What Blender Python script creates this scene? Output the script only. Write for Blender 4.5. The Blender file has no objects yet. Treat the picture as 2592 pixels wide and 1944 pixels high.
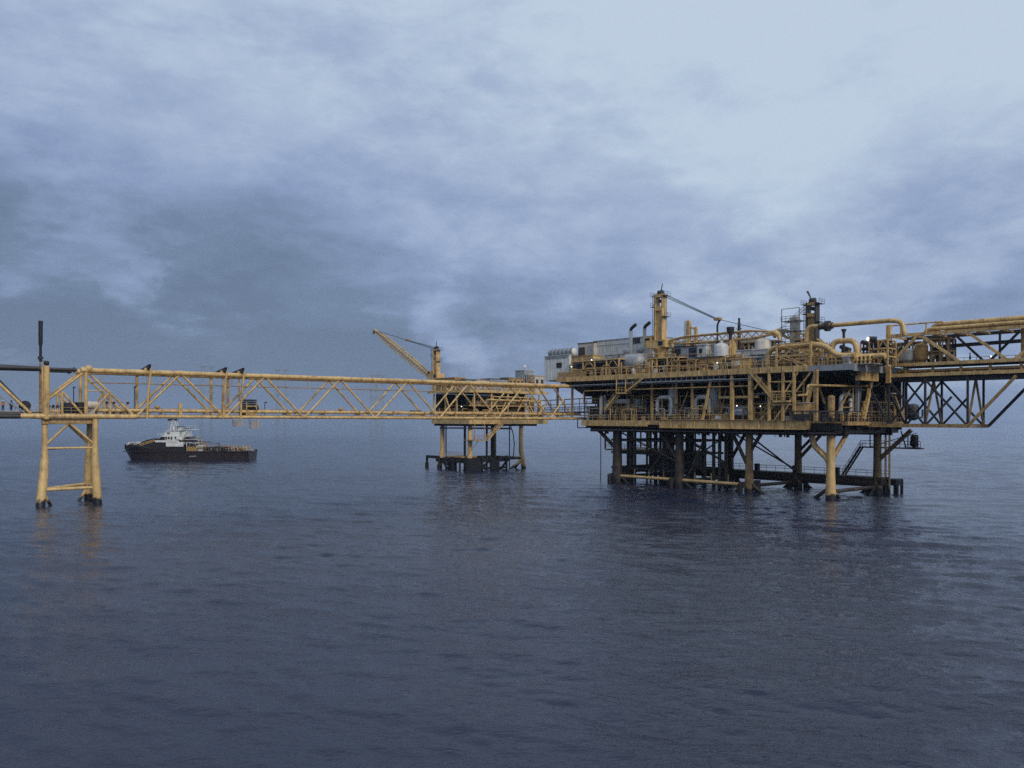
import bpy, math, random
from mathutils import Vector, Matrix
random.seed(7)
C = bpy.context.scene.collection
SC = bpy.context.scene

# ------------------------------------------------------------------ camera
FPX, CX, CY = 2100.0, 1296.0, 1060.5          # focal length and principal point in photo pixels
ROLL = math.atan(0.0037)
EYE = 14.0
cam = bpy.data.cameras.new('camera'); cam_o = bpy.data.objects.new('camera', cam); C.objects.link(cam_o)
cam.sensor_width = 36.0; cam.lens = 36.0*FPX/2592.0
cam.shift_y = (CY-972.0)/2592.0
cam.clip_start = 0.5; cam.clip_end = 90000
cam_o.matrix_world = Matrix.Translation((0, 0, EYE)) @ Matrix.Rotation(math.radians(90), 4, 'X') @ Matrix.Rotation(ROLL, 4, 'Z')
SC.camera = cam_o

# ------------------------------------------------------------------ render settings
SC.view_settings.view_transform = 'Standard'; SC.view_settings.look = 'None'
SC.view_settings.exposure = 0.0; SC.view_settings.gamma = 1.0
SC.cycles.use_denoising = False
SC.cycles.max_bounces = 6; SC.cycles.diffuse_bounces = 3; SC.cycles.glossy_bounces = 3
SC.cycles.volume_bounces = 0; SC.cycles.sample_clamp_indirect = 4.0

# ------------------------------------------------------------------ world: overcast sky
SUN_DIR = Vector((0.42, -0.78, 0.58)).normalized()
W = bpy.data.worlds.new('World'); SC.world = W; W.use_nodes = True
nt = W.node_tree; nt.nodes.clear()
def N(tree, typ, **kw):
    n = tree.nodes.new(typ)
    for k, v in kw.items():
        if k == 'inp':
            for kk, vv in v.items(): n.inputs[kk].default_value = vv
        else: setattr(n, k, v)
    return n
def mth(tree, op, a, b=None, clamp=False):
    n = tree.nodes.new('ShaderNodeMath'); n.operation = op; n.use_clamp = clamp
    for i, s in enumerate((a, b)):
        if s is None: continue
        if isinstance(s, (int, float)): n.inputs[i].default_value = s
        else: tree.links.new(s, n.inputs[i])
    return n.outputs[0]
def lin(r, g, b):
    f = lambda c: (c/255/12.92) if c/255 <= .04045 else ((c/255+.055)/1.055)**2.4
    return (f(r), f(g), f(b), 1.0)
tc = N(nt, 'ShaderNodeTexCoord'); sep = N(nt, 'ShaderNodeSeparateXYZ'); nt.links.new(tc.outputs['Generated'], sep.inputs[0])
dx, dy, dz = sep.outputs
zc = mth(nt, 'MAXIMUM', dz, 0.0)
den = mth(nt, 'ADD', zc, 0.16)
comb = N(nt, 'ShaderNodeCombineXYZ')                       # cloud sheet seen in perspective
nt.links.new(mth(nt, 'DIVIDE', dx, den), comb.inputs[0]); nt.links.new(mth(nt, 'DIVIDE', dy, den), comb.inputs[1])
def noise(tree, vec, scale, detail, rough=.5, dist=0.0, w=None):
    n = N(tree, 'ShaderNodeTexNoise', inp={'Scale': scale, 'Detail': detail, 'Roughness': rough, 'Distortion': dist})
    tree.links.new(vec, n.inputs['Vector']); return n.outputs['Fac']
n1 = noise(nt, comb.outputs[0], 0.62, 8, .56, .5)
map2 = N(nt, 'ShaderNodeMapping', inp={'Scale': (1.0, 1.0, 2.3), 'Location': (3.1, 0.4, 1.7)}); nt.links.new(tc.outputs['Generated'], map2.inputs[0])
n2 = noise(nt, map2.outputs[0], 4.2, 10, .56, .3)
n3 = noise(nt, map2.outputs[0], 9.5, 9, .6, .25)
b = mth(nt, 'ADD', mth(nt, 'MULTIPLY', dx, .52), .165)
b = mth(nt, 'ADD', b, mth(nt, 'MULTIPLY', zc, 1.78))
def shape(fac, lo, hi):
    r = N(nt, 'ShaderNodeMapRange', inp={'From Min': lo, 'From Max': hi, 'To Min': -.5, 'To Max': .5}); r.interpolation_type = 'SMOOTHSTEP'
    nt.links.new(fac, r.inputs[0]); return r.outputs[0]
n4 = noise(nt, comb.outputs[0], 1.7, 9, .6, .8)
b = mth(nt, 'ADD', b, mth(nt, 'MULTIPLY', shape(n1, .36, .64), .15))
b = mth(nt, 'ADD', b, mth(nt, 'MULTIPLY', shape(n4, .40, .60), .07))
b = mth(nt, 'ADD', b, mth(nt, 'MULTIPLY', shape(n2, .38, .60), .19))
# cloud banks standing in fixed quarters of the sky
wob = mth(nt, 'ADD', mth(nt, 'MULTIPLY', mth(nt, 'SUBTRACT', n2, .5), .035), mth(nt, 'MULTIPLY', mth(nt, 'SUBTRACT', n3, .5), .02))
for D, r0, r1, amt in (((.55, 1, .225), .984, .998, -.20), ((-.33, 1, .085), .965, .995, -.12), ((-.12, 1, .10), .985, .998, -.06), ((.20, 1, .30), .97, .995, .10), ((-.46, 1, .40), .97, .995, .06)):
    dp = N(nt, 'ShaderNodeVectorMath', operation='DOT_PRODUCT'); nt.links.new(tc.outputs['Generated'], dp.inputs[0]); dp.inputs[1].default_value = Vector(D).normalized()
    mr_ = N(nt, 'ShaderNodeMapRange', inp={'From Min': r0, 'From Max': r1, 'To Min': 0.0, 'To Max': amt}); mr_.interpolation_type = 'SMOOTHSTEP'
    nt.links.new(mth(nt, 'ADD', dp.outputs['Value'], wob), mr_.inputs[0]); b = mth(nt, 'ADD', b, mr_.outputs[0])
# cumulus puffs low over the horizon
low = mth(nt, 'MULTIPLY', mth(nt, 'SUBTRACT', .26, zc), 5.0, clamp=True)
puff = N(nt, 'ShaderNodeMapRange', inp={'From Min': .49, 'From Max': .59, 'To Min': 0.0, 'To Max': .24}); puff.interpolation_type = 'SMOOTHSTEP'
nt.links.new(mth(nt, 'ADD', mth(nt, 'MULTIPLY', n2, .7), mth(nt, 'MULTIPLY', n3, .3)), puff.inputs[0])
b = mth(nt, 'ADD', b, mth(nt, 'MULTIPLY', shape(n3, .38, .62), .10))
n5 = noise(nt, map2.outputs[0], 24.0, 8, .66, .3)
b = mth(nt, 'ADD', b, mth(nt, 'MULTIPLY', shape(n5, .30, .70), .075))
b = mth(nt, 'ADD', b, mth(nt, 'MULTIPLY', puff.outputs[0], low), clamp=True)
ramp = N(nt, 'ShaderNodeValToRGB'); cr = ramp.color_ramp
SKY = [(0.0, (100, 117, 144)), (.18, (111, 129, 157)), (.42, (138, 156, 191)), (.68, (163, 180, 208)), (.92, (187, 204, 223)), (1.0, (192, 208, 225))]
cr.elements[0].position = 0.0; cr.elements[0].color = lin(*SKY[0][1])
cr.elements[1].position = 1.0; cr.elements[1].color = lin(*SKY[-1][1])
for p, c in SKY[1:-1]:
    e = cr.elements.new(p); e.color = lin(*c)
nt.links.new(b, ramp.inputs[0])
sc10 = N(nt, 'ShaderNodeVectorMath', operation='SCALE', inp={'Scale': 10.3}); nt.links.new(ramp.outputs[0], sc10.inputs[0])
sky = N(nt, 'ShaderNodeTexSky', sky_type='NISHITA', sun_disc=False)
sky.sun_elevation = math.asin(SUN_DIR.z); sky.sun_rotation = math.atan2(SUN_DIR.x, SUN_DIR.y)
mixs = N(nt, 'ShaderNodeMixRGB', inp={'Fac': .95}); nt.links.new(sky.outputs[0], mixs.inputs[1]); nt.links.new(sc10.outputs[0], mixs.inputs[2])
bg = N(nt, 'ShaderNodeBackground', inp={'Strength': 0.1}); nt.links.new(mixs.outputs[0], bg.inputs[0])
wo = N(nt, 'ShaderNodeOutputWorld'); nt.links.new(bg.outputs[0], wo.inputs[0])

# ------------------------------------------------------------------ sun behind the overcast
sl = bpy.data.lights.new('sun', 'SUN'); sl.energy = 1.5; sl.angle = math.radians(14); sl.color = (1.0, .93, .82)
so = bpy.data.objects.new('sun', sl); C.objects.link(so)
so.rotation_euler = (-SUN_DIR).to_track_quat('-Z', 'Y').to_euler()

# ------------------------------------------------------------------ materials
def paint(name, col, rough=.5, stain=None, amount=.35, scale=.8, streak=True, metal=0.0, growth=False, rust=False):
    m = bpy.data.materials.new(name); m.use_nodes = True; t = m.node_tree
    p = t.nodes['Principled BSDF']; p.inputs['Roughness'].default_value = rough; p.inputs['Metallic'].default_value = metal
    g = N(t, 'ShaderNodeNewGeometry')
    stain = stain or tuple(c*.55 for c in col)
    n_a = noise(t, g.outputs['Position'], scale, 5, .6)
    mp = N(t, 'ShaderNodeMapping', inp={'Scale': (2.2, 2.2, .18)}); t.links.new(g.outputs['Position'], mp.inputs[0])
    n_b = noise(t, mp.outputs[0], 1.4, 4, .6)
    mixn = mth(t, 'ADD', mth(t, 'MULTIPLY', n_a, .55), mth(t, 'MULTIPLY', n_b, .45)) if streak else n_a
    mr = N(t, 'ShaderNodeMapRange', inp={'From Min': .43, 'From Max': .64, 'To Min': 0.0, 'To Max': amount}); t.links.new(mixn, mr.inputs[0])
    mx = N(t, 'ShaderNodeMixRGB', inp={'Color1': (*col, 1), 'Color2': (*stain, 1)}); t.links.new(mr.outputs[0], mx.inputs[0])
    out = mx.outputs[0]
    if rust:                                      # rust blooms and runs
        n_c = noise(t, g.outputs['Position'], 2.6, 6, .65); rr_ = N(t, 'ShaderNodeMapRange', inp={'From Min': .60, 'From Max': .70, 'To Min': 0.0, 'To Max': .8})
        t.links.new(mth(t, 'ADD', mth(t, 'MULTIPLY', n_c, .7), mth(t, 'MULTIPLY', n_b, .3)), rr_.inputs[0])
        m3 = N(t, 'ShaderNodeMixRGB', inp={'Color2': (.13, .055, .025, 1)}); t.links.new(rr_.outputs[0], m3.inputs[0]); t.links.new(out, m3.inputs[1]); out = m3.outputs[0]
    if growth:                                   # weed and mussels round the splash zone
        s = N(t, 'ShaderNodeSeparateXYZ'); t.links.new(g.outputs['Position'], s.inputs[0])
        h = mth(t, 'ADD', s.outputs[2], mth(t, 'MULTIPLY', mth(t, 'SUBTRACT', n_a, .5), 2.6))
        k = N(t, 'ShaderNodeMapRange', inp={'From Min': .7, 'From Max': 1.2, 'To Min': 1.0, 'To Max': 0.0}); t.links.new(h, k.inputs[0])
        m2 = N(t, 'ShaderNodeMixRGB', inp={'Color2': (.012, .011, .010, 1)}); t.links.new(k.outputs[0], m2.inputs[0]); t.links.new(out, m2.inputs[1])
        out = m2.outputs[0]
    t.links.new(out, p.inputs['Base Color'])
    return m
YEL = paint('yellow_paint', (.70, .465, .185), .32, (.20, .11, .055), .8, rust=True)
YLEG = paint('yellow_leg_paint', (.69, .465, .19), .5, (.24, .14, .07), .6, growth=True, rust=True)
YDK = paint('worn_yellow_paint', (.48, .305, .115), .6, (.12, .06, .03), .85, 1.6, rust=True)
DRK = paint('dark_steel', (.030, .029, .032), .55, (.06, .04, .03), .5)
DKL = paint('shaded_leg_dark_steel', (.024, .020, .018), .6, (.17, .10, .04), .5, growth=True)  # yellow leg paint darkened for deck shade; also dark conductors and walkway
YLD = paint('worn_half_shade_leg_paint', (.27, .17, .07), .6, (.06, .04, .025), .8, growth=True, rust=True)  # worn leg yellow, dimmed part way towards the deck-shade tone
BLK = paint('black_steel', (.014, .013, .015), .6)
GRY = paint('grey_paint', (.33, .35, .37), .5, (.13, .12, .11), .6)
LGR = paint('light_grey_paint', (.60, .61, .60), .45, (.24, .21, .17), .6)
BGE = paint('beige_cladding', (.62, .56, .47), .55, (.25, .20, .15), .6)
WHT = paint('white_paint', (.74, .74, .72), .45, (.40, .34, .26), .5)
BLU = paint('pale_blue_plastic', (.32, .42, .55), .4)
SIL = paint('silver_vessel', (.36, .37, .39), .5, (.18, .17, .17), .8, metal=.1)
DKD = paint('deck_plate', (.10, .085, .07), .7, (.05, .04, .035), .6, 1.2, streak=False)
BLH = paint('interior_shade_paint', (.035, .033, .036), .7)  # near black, so the added back walls pass for shaded deck interior
GLS = paint('dark_glass', (.012, .016, .022), .08)
HUL = paint('hull_paint', (.014, .010, .011), .45, (.06, .025, .02), .5)
ORG = paint('orange_coverall', (.62, .22, .05), .8, streak=False)
NVY = paint('navy_coverall', (.03, .035, .06), .8, streak=False)
SKN = paint('skin', (.36, .20, .13), .6, streak=False, amount=.1)
HWH = paint('white_helmet', (.8, .8, .78), .35, streak=False, amount=.1)
BOT = paint('boot_leather', (.02, .018, .016), .7, streak=False)
CBL = paint('steel_cable', (.07, .08, .10), .5)
def lamp_mat(name, col, s):
    m = bpy.data.materials.new(name); m.use_nodes = True; p = m.node_tree.nodes['Principled BSDF']
    p.inputs['Base Color'].default_value = (.8, .8, .8, 1); p.inputs['Emission Color'].default_value = (*col, 1); p.inputs['Emission Strength'].default_value = s
    return m
LIT = lamp_mat('lit_lamp', (1.0, .93, .82), 2.6)
def stripes():
    m = bpy.data.materials.new('hazard_stripes'); m.use_nodes = True; t = m.node_tree; p = t.nodes['Principled BSDF']
    g = N(t, 'ShaderNodeNewGeometry'); mp = N(t, 'ShaderNodeMapping', inp={'Rotation': (0, math.radians(50), 0)}); t.links.new(g.outputs['Position'], mp.inputs[0])
    w = N(t, 'ShaderNodeTexWave', inp={'Scale': .55}); w.bands_direction = 'X'; t.links.new(mp.outputs[0], w.inputs[0])
    r = N(t, 'ShaderNodeValToRGB'); r.color_ramp.interpolation = 'CONSTANT'
    r.color_ramp.elements[0].color = (.02, .018, .018, 1); r.color_ramp.elements[1].position = .5; r.color_ramp.elements[1].color = (.60, .38, .12, 1)
    t.links.new(w.outputs[0], r.inputs[0]); t.links.new(r.outputs[0], p.inputs['Base Color']); p.inputs['Roughness'].default_value = .6
    return m
HAZ = stripes()

# ------------------------------------------------------------------ frames and mesh builder
class Frame:
    def __init__(s, ox, oy, yaw):
        s.o = (ox, oy); s.yaw = math.radians(yaw); c, n = math.cos(s.yaw), math.sin(s.yaw); s.v = (c, n); s.u = (-n, c)
    def w(s, x, y, z=0.0):
        return Vector((s.o[0]+x*s.v[0]+y*s.u[0], s.o[1]+x*s.v[1]+y*s.u[1], z))
    def loc(s, px, py, ax, val):
        """where the sight line of a photo pixel meets the local plane ax = val"""
        hor = CY+(px-CX)*.0037; k = (px-CX)/FPX; m = -(py-hor)/FPX; a = s.v if ax == 'x' else s.u
        t = (val+s.o[0]*a[0]+s.o[1]*a[1])/(k*a[0]+a[1]); dx_, dy_ = k*t-s.o[0], t-s.o[1]
        return (dx_*s.v[0]+dy_*s.v[1], dx_*s.u[0]+dy_*s.u[1], EYE+m*t)
def V(*a): return Vector(a)
class MB:
    def __init__(s): s.v = []; s.f = []; s.s = []
    def add(s, vs, fs, sm=False):
        o = len(s.v); s.v += [Vector(q) for q in vs]
        for f in fs: s.f.append([i+o for i in f]); s.s.append(sm)
        return s
    def box(s, x0, x1, y0, y1, z0, z1):
        return s.add([(x, y, z) for z in (z0, z1) for y in (y0, y1) for x in (x0, x1)],
                     [(0, 2, 3, 1), (4, 5, 7, 6), (0, 1, 5, 4), (2, 6, 7, 3), (0, 4, 6, 2), (1, 3, 7, 5)])
    def bar(s, p, q, w, h=None):
        """rectangular member from p to q"""
        p, q = Vector(p), Vector(q); h = h or w; d = (q-p).normalized(); up = Vector((0, 0, 1)) if abs(d.z) < .95 else Vector((1, 0, 0))
        a = d.cross(up).normalized()*w/2; c = a.cross(d).normalized()*h/2
        vs = [e+sx*a+sz*c for e in (p, q) for sx, sz in ((-1, -1), (1, -1), (1, 1), (-1, 1))]
        return s.add(vs, [(0, 1, 2, 3), (7, 6, 5, 4), (0, 4, 5, 1), (1, 5, 6, 2), (2, 6, 7, 3), (3, 7, 4, 0)])
    def sweep(s, pts, rad, n=8, caps=True):
        pts = [Vector(p) for p in pts]; m = len(pts); rad = rad if isinstance(rad, (list, tuple)) else [rad]*m
        tan = [(pts[min(i+1, m-1)]-pts[max(i-1, 0)]).normalized() for i in range(m)]
        a = tan[0].orthogonal().normalized(); rings = []
        for i in range(m):
            a = (a-tan[i]*a.dot(tan[i])).normalized(); c = tan[i].cross(a)
            rings.append([pts[i]+(a*math.cos(2*math.pi*k/n)+c*math.sin(2*math.pi*k/n))*rad[i] for k in range(n)])
        vs = [q for r in rings for q in r]; fs = [(i*n+k, i*n+(k+1) % n, (i+1)*n+(k+1) % n, (i+1)*n+k) for i in range(m-1) for k in range(n)]
        s.add(vs, fs, True)
        if caps: s.add(rings[0], [tuple(range(n))[::-1]]); s.add(rings[-1], [tuple(range(n))])
        return s
    def tube(s, p, q, r, r2=None, n=8): return s.sweep([p, q], [r, r if r2 is None else r2], n)
    def pipe(s, pts, r, bend=None, n=10):
        """pipe along a polyline with rounded elbows"""
        pts = [Vector(p) for p in pts]; bend = bend or r*2.2; out = [pts[0]]
        for a, b_, c in zip(pts, pts[1:], pts[2:]):
            d1, d2 = (a-b_), (c-b_); k = min(bend, d1.length*.48, d2.length*.48); p, q = b_+d1.normalized()*k, b_+d2.normalized()*k
            for i in range(6):
                t = i/5; out.append(p*(1-t)**2+b_*2*t*(1-t)+q*t*t)
        out.append(pts[-1]); return s.sweep(out, r, n)
    def ball(s, c, r, n=10, sc=(1, 1, 1)):
        c = Vector(c); m = n//2+1; vs = []; 
        for i in range(m+1):
            th = math.pi*i/m
            for k in range(n):
                ph = 2*math.pi*k/n; vs.append(c+Vector((math.sin(th)*math.cos(ph)*sc[0], math.sin(th)*math.sin(ph)*sc[1], math.cos(th)*sc[2]))*r)
        return s.add(vs, [(i*n+k, (i+1)*n+k, (i+1)*n+(k+1) % n, i*n+(k+1) % n) for i in range(m) for k in range(n)], True)
    def vessel(s, p, q, r, n=16):
        """pressure vessel with domed heads"""
        p, q = Vector(p), Vector(q); d = (q-p).normalized(); pts = []; rad = []
        for i in range(6):
            t = math.pi/2*i/5; pts.append(p+d*(r*.55)*(1-math.sin(t))); rad.append(max(.02, r*math.sin(t)) if i else .02)
        pts = [p+d*r*.55*(1-math.cos(math.pi/2*i/5)) for i in range(6)]; rad = [max(.02, r*math.sin(math.pi/2*i/5)) for i in range(6)]
        pts2 = [q-d*r*.55*(1-math.cos(math.pi/2*i/5)) for i in range(5, -1, -1)]
        return s.sweep(pts+pts2, rad+rad[::-1], n)
    def prism(s, poly, axis, a, b_):
        """polygon in the two other axes, extruded along axis from a to b_"""
        n = len(poly); mk = {'x': lambda t, p: (t, p[0], p[1]), 'y': lambda t, p: (p[0], t, p[1]), 'z': lambda t, p: (p[0], p[1], t)}[axis]
        return s.add([mk(t, p) for t in (a, b_) for p in poly], [tuple(range(n))[::-1], tuple(range(n, 2*n))]+[(i, (i+1) % n, n+(i+1) % n, n+i) for i in range(n)])
    def rail(s, pts, h=1.1, step=1.8, r=.045):
        pts = [Vector(p) for p in pts]
        for a, b_ in zip(pts, pts[1:]):
            k = max(1, round((b_-a).length/step))
            for i in range(k+1):
                q = a.lerp(b_, i/k); s.tube(q, q+V(0, 0, h), r, n=5)
            for hh in (h, h*.55): s.tube(a+V(0, 0, hh), b_+V(0, 0, hh), r, n=5)
        return s
    def stair(s, p, q, w, side, step=.28):
        """flight from p up to q, w wide towards the side vector, with stringers, treads and rails"""
        p, q, sd = Vector(p), Vector(q), Vector(side).normalized(); n = max(3, int(abs(q.z-p.z)/step))
        for o in (0, w):
            s.bar(p+sd*o, q+sd*o, .10, .34); s.tube(p+sd*o+V(0, 0, 1), q+sd*o+V(0, 0, 1), .045, n=5); s.tube(p+sd*o+V(0, 0, .55), q+sd*o+V(0, 0, .55), .035, n=5)
            for i in range(0, n+1, 4): m_ = p.lerp(q, i/n)+sd*o; s.tube(m_, m_+V(0, 0, 1), .04, n=5)
        d = (q-p); d.z = 0; d = d.normalized()*.14
        for i in range(1, n):
            m_ = p.lerp(q, i/n); s.add([m_-d, m_+d, m_+d+sd*w, m_-d+sd*w], [(0, 1, 2, 3)])
        return s

_base = {}
def tag(o, label, cat, group=None):
    o['label'] = label; o['category'] = cat
    if group: o['group'] = group
    return o
def thing(name, label, cat, F, base, group=None):
    o = bpy.data.objects.new(name, None); C.objects.link(o); o.empty_display_size = .5
    o.location = F.w(*base); o.rotation_euler = (0, 0, F.yaw); _base[o] = Vector(base)
    return tag(o, label, cat, group)
def mesh_of(name, mb, mat, base):
    me = bpy.data.meshes.new(name); me.from_pydata([q-base for q in mb.v], [], mb.f)
    me.polygons.foreach_set('use_smooth', mb.s); me.materials.append(mat); me.update(); return me
def part(name, mb, mat, parent, label=None):
    base = _base[parent]; o = bpy.data.objects.new(name, mesh_of(name, mb, mat, base)); C.objects.link(o); o.parent = parent; _base[o] = base
    if label: o['label'] = label
    return o
def single(name, label, cat, F, base, mb, mat, group=None):
    base = Vector(base); o = bpy.data.objects.new(name, mesh_of(name, mb, mat, base)); C.objects.link(o)
    o.location = F.w(*base); o.rotation_euler = (0, 0, F.yaw); _base[o] = base
    return tag(o, label, cat, group)
def dup(root, loc, rotz=None, label=None, group=None):
    r = root.copy(); C.objects.link(r); r.location = loc; _base[r] = _base[root]
    if rotz is not None: r.rotation_euler = (0, 0, rotz)
    if label: r['label'] = label
    if group: r['group'] = group
    for ch in list(root.children):
        c = ch.copy(); C.objects.link(c); c.parent = r
        for g in list(ch.children):
            d = g.copy(); C.objects.link(d); d.parent = c
    return r
WF = Frame(0, 0, 0)                    # the world itself
M = Frame(56.5, 147.0, 41.35)          # main platform: x runs away to the right, y away to the left
P = Frame(-11.3, 224.0, 41.35)         # smaller platform behind
B = Frame(-74.0, 130.0, 35.57)         # long bridge: x along it, y to its far side

# ------------------------------------------------------------------ sea
def sea():
    """one sheet to the horizon; the part within sight is finely divided and carries real waves"""
    import numpy as np
    rg = np.random.default_rng(3)
    th = np.concatenate([np.radians(np.arange(-180, -40, 3.0)), np.radians(np.linspace(-40, 40, 1300)), np.radians(np.arange(43, 180, 3.0))])
    rr = [24.0]
    while rr[-1] < 750: rr.append(rr[-1]*1.0033+.01)
    while rr[-1] < 12000: rr.append(rr[-1]*1.25)
    rr = np.array(rr); R_, T_ = np.meshgrid(rr, th, indexing='ij'); X, Y = R_*np.sin(T_), R_*np.cos(T_); Z = np.zeros_like(X)
    dr = R_*.0033+.01
    fine = np.clip((np.radians(40)-np.abs(T_))/.06, 0, 1)*np.clip((750-R_)/200, 0, 1)
    lam = np.exp(np.concatenate([rg.uniform(math.log(.75), math.log(4.2), 78), rg.uniform(math.log(4.2), math.log(14), 22)]))
    gust = .75+.25*np.sin(X*.021+.8*np.sin(Y*.013))*np.sin(Y*.017+1.3)+.15*np.sin(X*.05-Y*.043)
    for l in lam:
        an = math.radians(-108)+rg.normal(0, .42); k = 2*math.pi/l; slope = SLOPE*math.sqrt(2/100)*(1.0 if l < 4.5 else .6); a = slope/k
        ph = k*(X*math.cos(an)+Y*math.sin(an))+rg.uniform(0, 6.28)+.6*np.sin(X*.11*3/l+Y*.07*3/l)
        Z += a*(np.sin(ph)+.22*np.cos(2*ph))*np.clip((l/dr-2.2)/2.5, 0, 1)*fine*(gust if l < 6 else 1)
    nr, na = X.shape; co = np.stack([X, Y, Z], -1).reshape(-1, 3)
    co = np.vstack([co, [[0, 0, 0]]])
    i, j = np.meshgrid(np.arange(nr-1), np.arange(na), indexing='ij'); j2 = (j+1) % na
    q = np.stack([i*na+j, i*na+j2, (i+1)*na+j2, (i+1)*na+j], -1).reshape(-1, 4)[:, ::-1]
    me = bpy.data.meshes.new('sea'); nf = len(q); fan = np.stack([np.full(na, nr*na), np.roll(np.arange(na), -1), np.arange(na)], -1)
    me.vertices.add(len(co)); me.vertices.foreach_set('co', co.astype('f').ravel())
    me.loops.add(nf*4+na*3); me.loops.foreach_set('vertex_index', np.concatenate([q.ravel(), fan.ravel()]).astype('i'))
    me.polygons.add(nf+na); me.polygons.foreach_set('loop_start', np.concatenate([np.arange(nf)*4, nf*4+np.arange(na)*3]).astype('i'))
    me.polygons.foreach_set('use_smooth', np.ones(nf+na, bool)); me.update(calc_edges=True); me.validate()
    m = bpy.data.materials.new('sea_water'); m.use_nodes = True; t = m.node_tree; p = t.nodes['Principled BSDF']
    p.inputs['Base Color'].default_value = (.017, .022, .046, 1); p.inputs['Roughness'].default_value = .04; p.inputs['IOR'].default_value = 1.333
    g = N(t, 'ShaderNodeNewGeometry')
    def wave(scale, rot, stretch, det, amp, dist=.6):
        mp = N(t, 'ShaderNodeMapping', inp={'Rotation': (0, 0, math.radians(rot)), 'Scale': (scale, scale*stretch, scale)}); t.links.new(g.outputs['Position'], mp.inputs[0])
        return mth(t, 'MULTIPLY', mth(t, 'SUBTRACT', noise(t, mp.outputs[0], 1.0, det, .55, dist), .5), amp)
    def crest(scale, rot, stretch, det, amp, dist=.5):          # sharp crested ripples
        mp = N(t, 'ShaderNodeMapping', inp={'Rotation': (0, 0, math.radians(rot)), 'Scale': (scale, scale*stretch, scale)}); t.links.new(g.outputs['Position'], mp.inputs[0])
        return mth(t, 'MULTIPLY', mth(t, 'ABSOLUTE', mth(t, 'SUBTRACT', noise(t, mp.outputs[0], 1.0, det, .5, dist), .5)), -2*amp)
    patch = N(t, 'ShaderNodeMapRange', inp={'From Min': .35, 'From Max': .65, 'To Min': .5, 'To Max': 1.3})
    mpp = N(t, 'ShaderNodeMapping', inp={'Scale': (.012, .02, .012), 'Rotation': (0, 0, .4)}); t.links.new(g.outputs['Position'], mpp.inputs[0]); t.links.new(noise(t, mpp.outputs[0], 1.0, 3), patch.inputs[0])
    h = mth(t, 'MULTIPLY', mth(t, 'ADD', mth(t, 'ADD', crest(1.1, 16, 2.3, 3, .060), wave(7.0, 5, 1.8, 3, .010)), crest(2.9, 2, 2.2, 3, .028)), patch.outputs[0])
    bp = N(t, 'ShaderNodeBump', inp={'Strength': 1.0, 'Distance': 1.0}); t.links.new(h, bp.inputs['Height']); t.links.new(bp.outputs[0], p.inputs['Normal'])
    me.materials.append(m); o = bpy.data.objects.new('sea', me); C.objects.link(o); o['kind'] = 'structure'
SLOPE = .18
sea()
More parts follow.
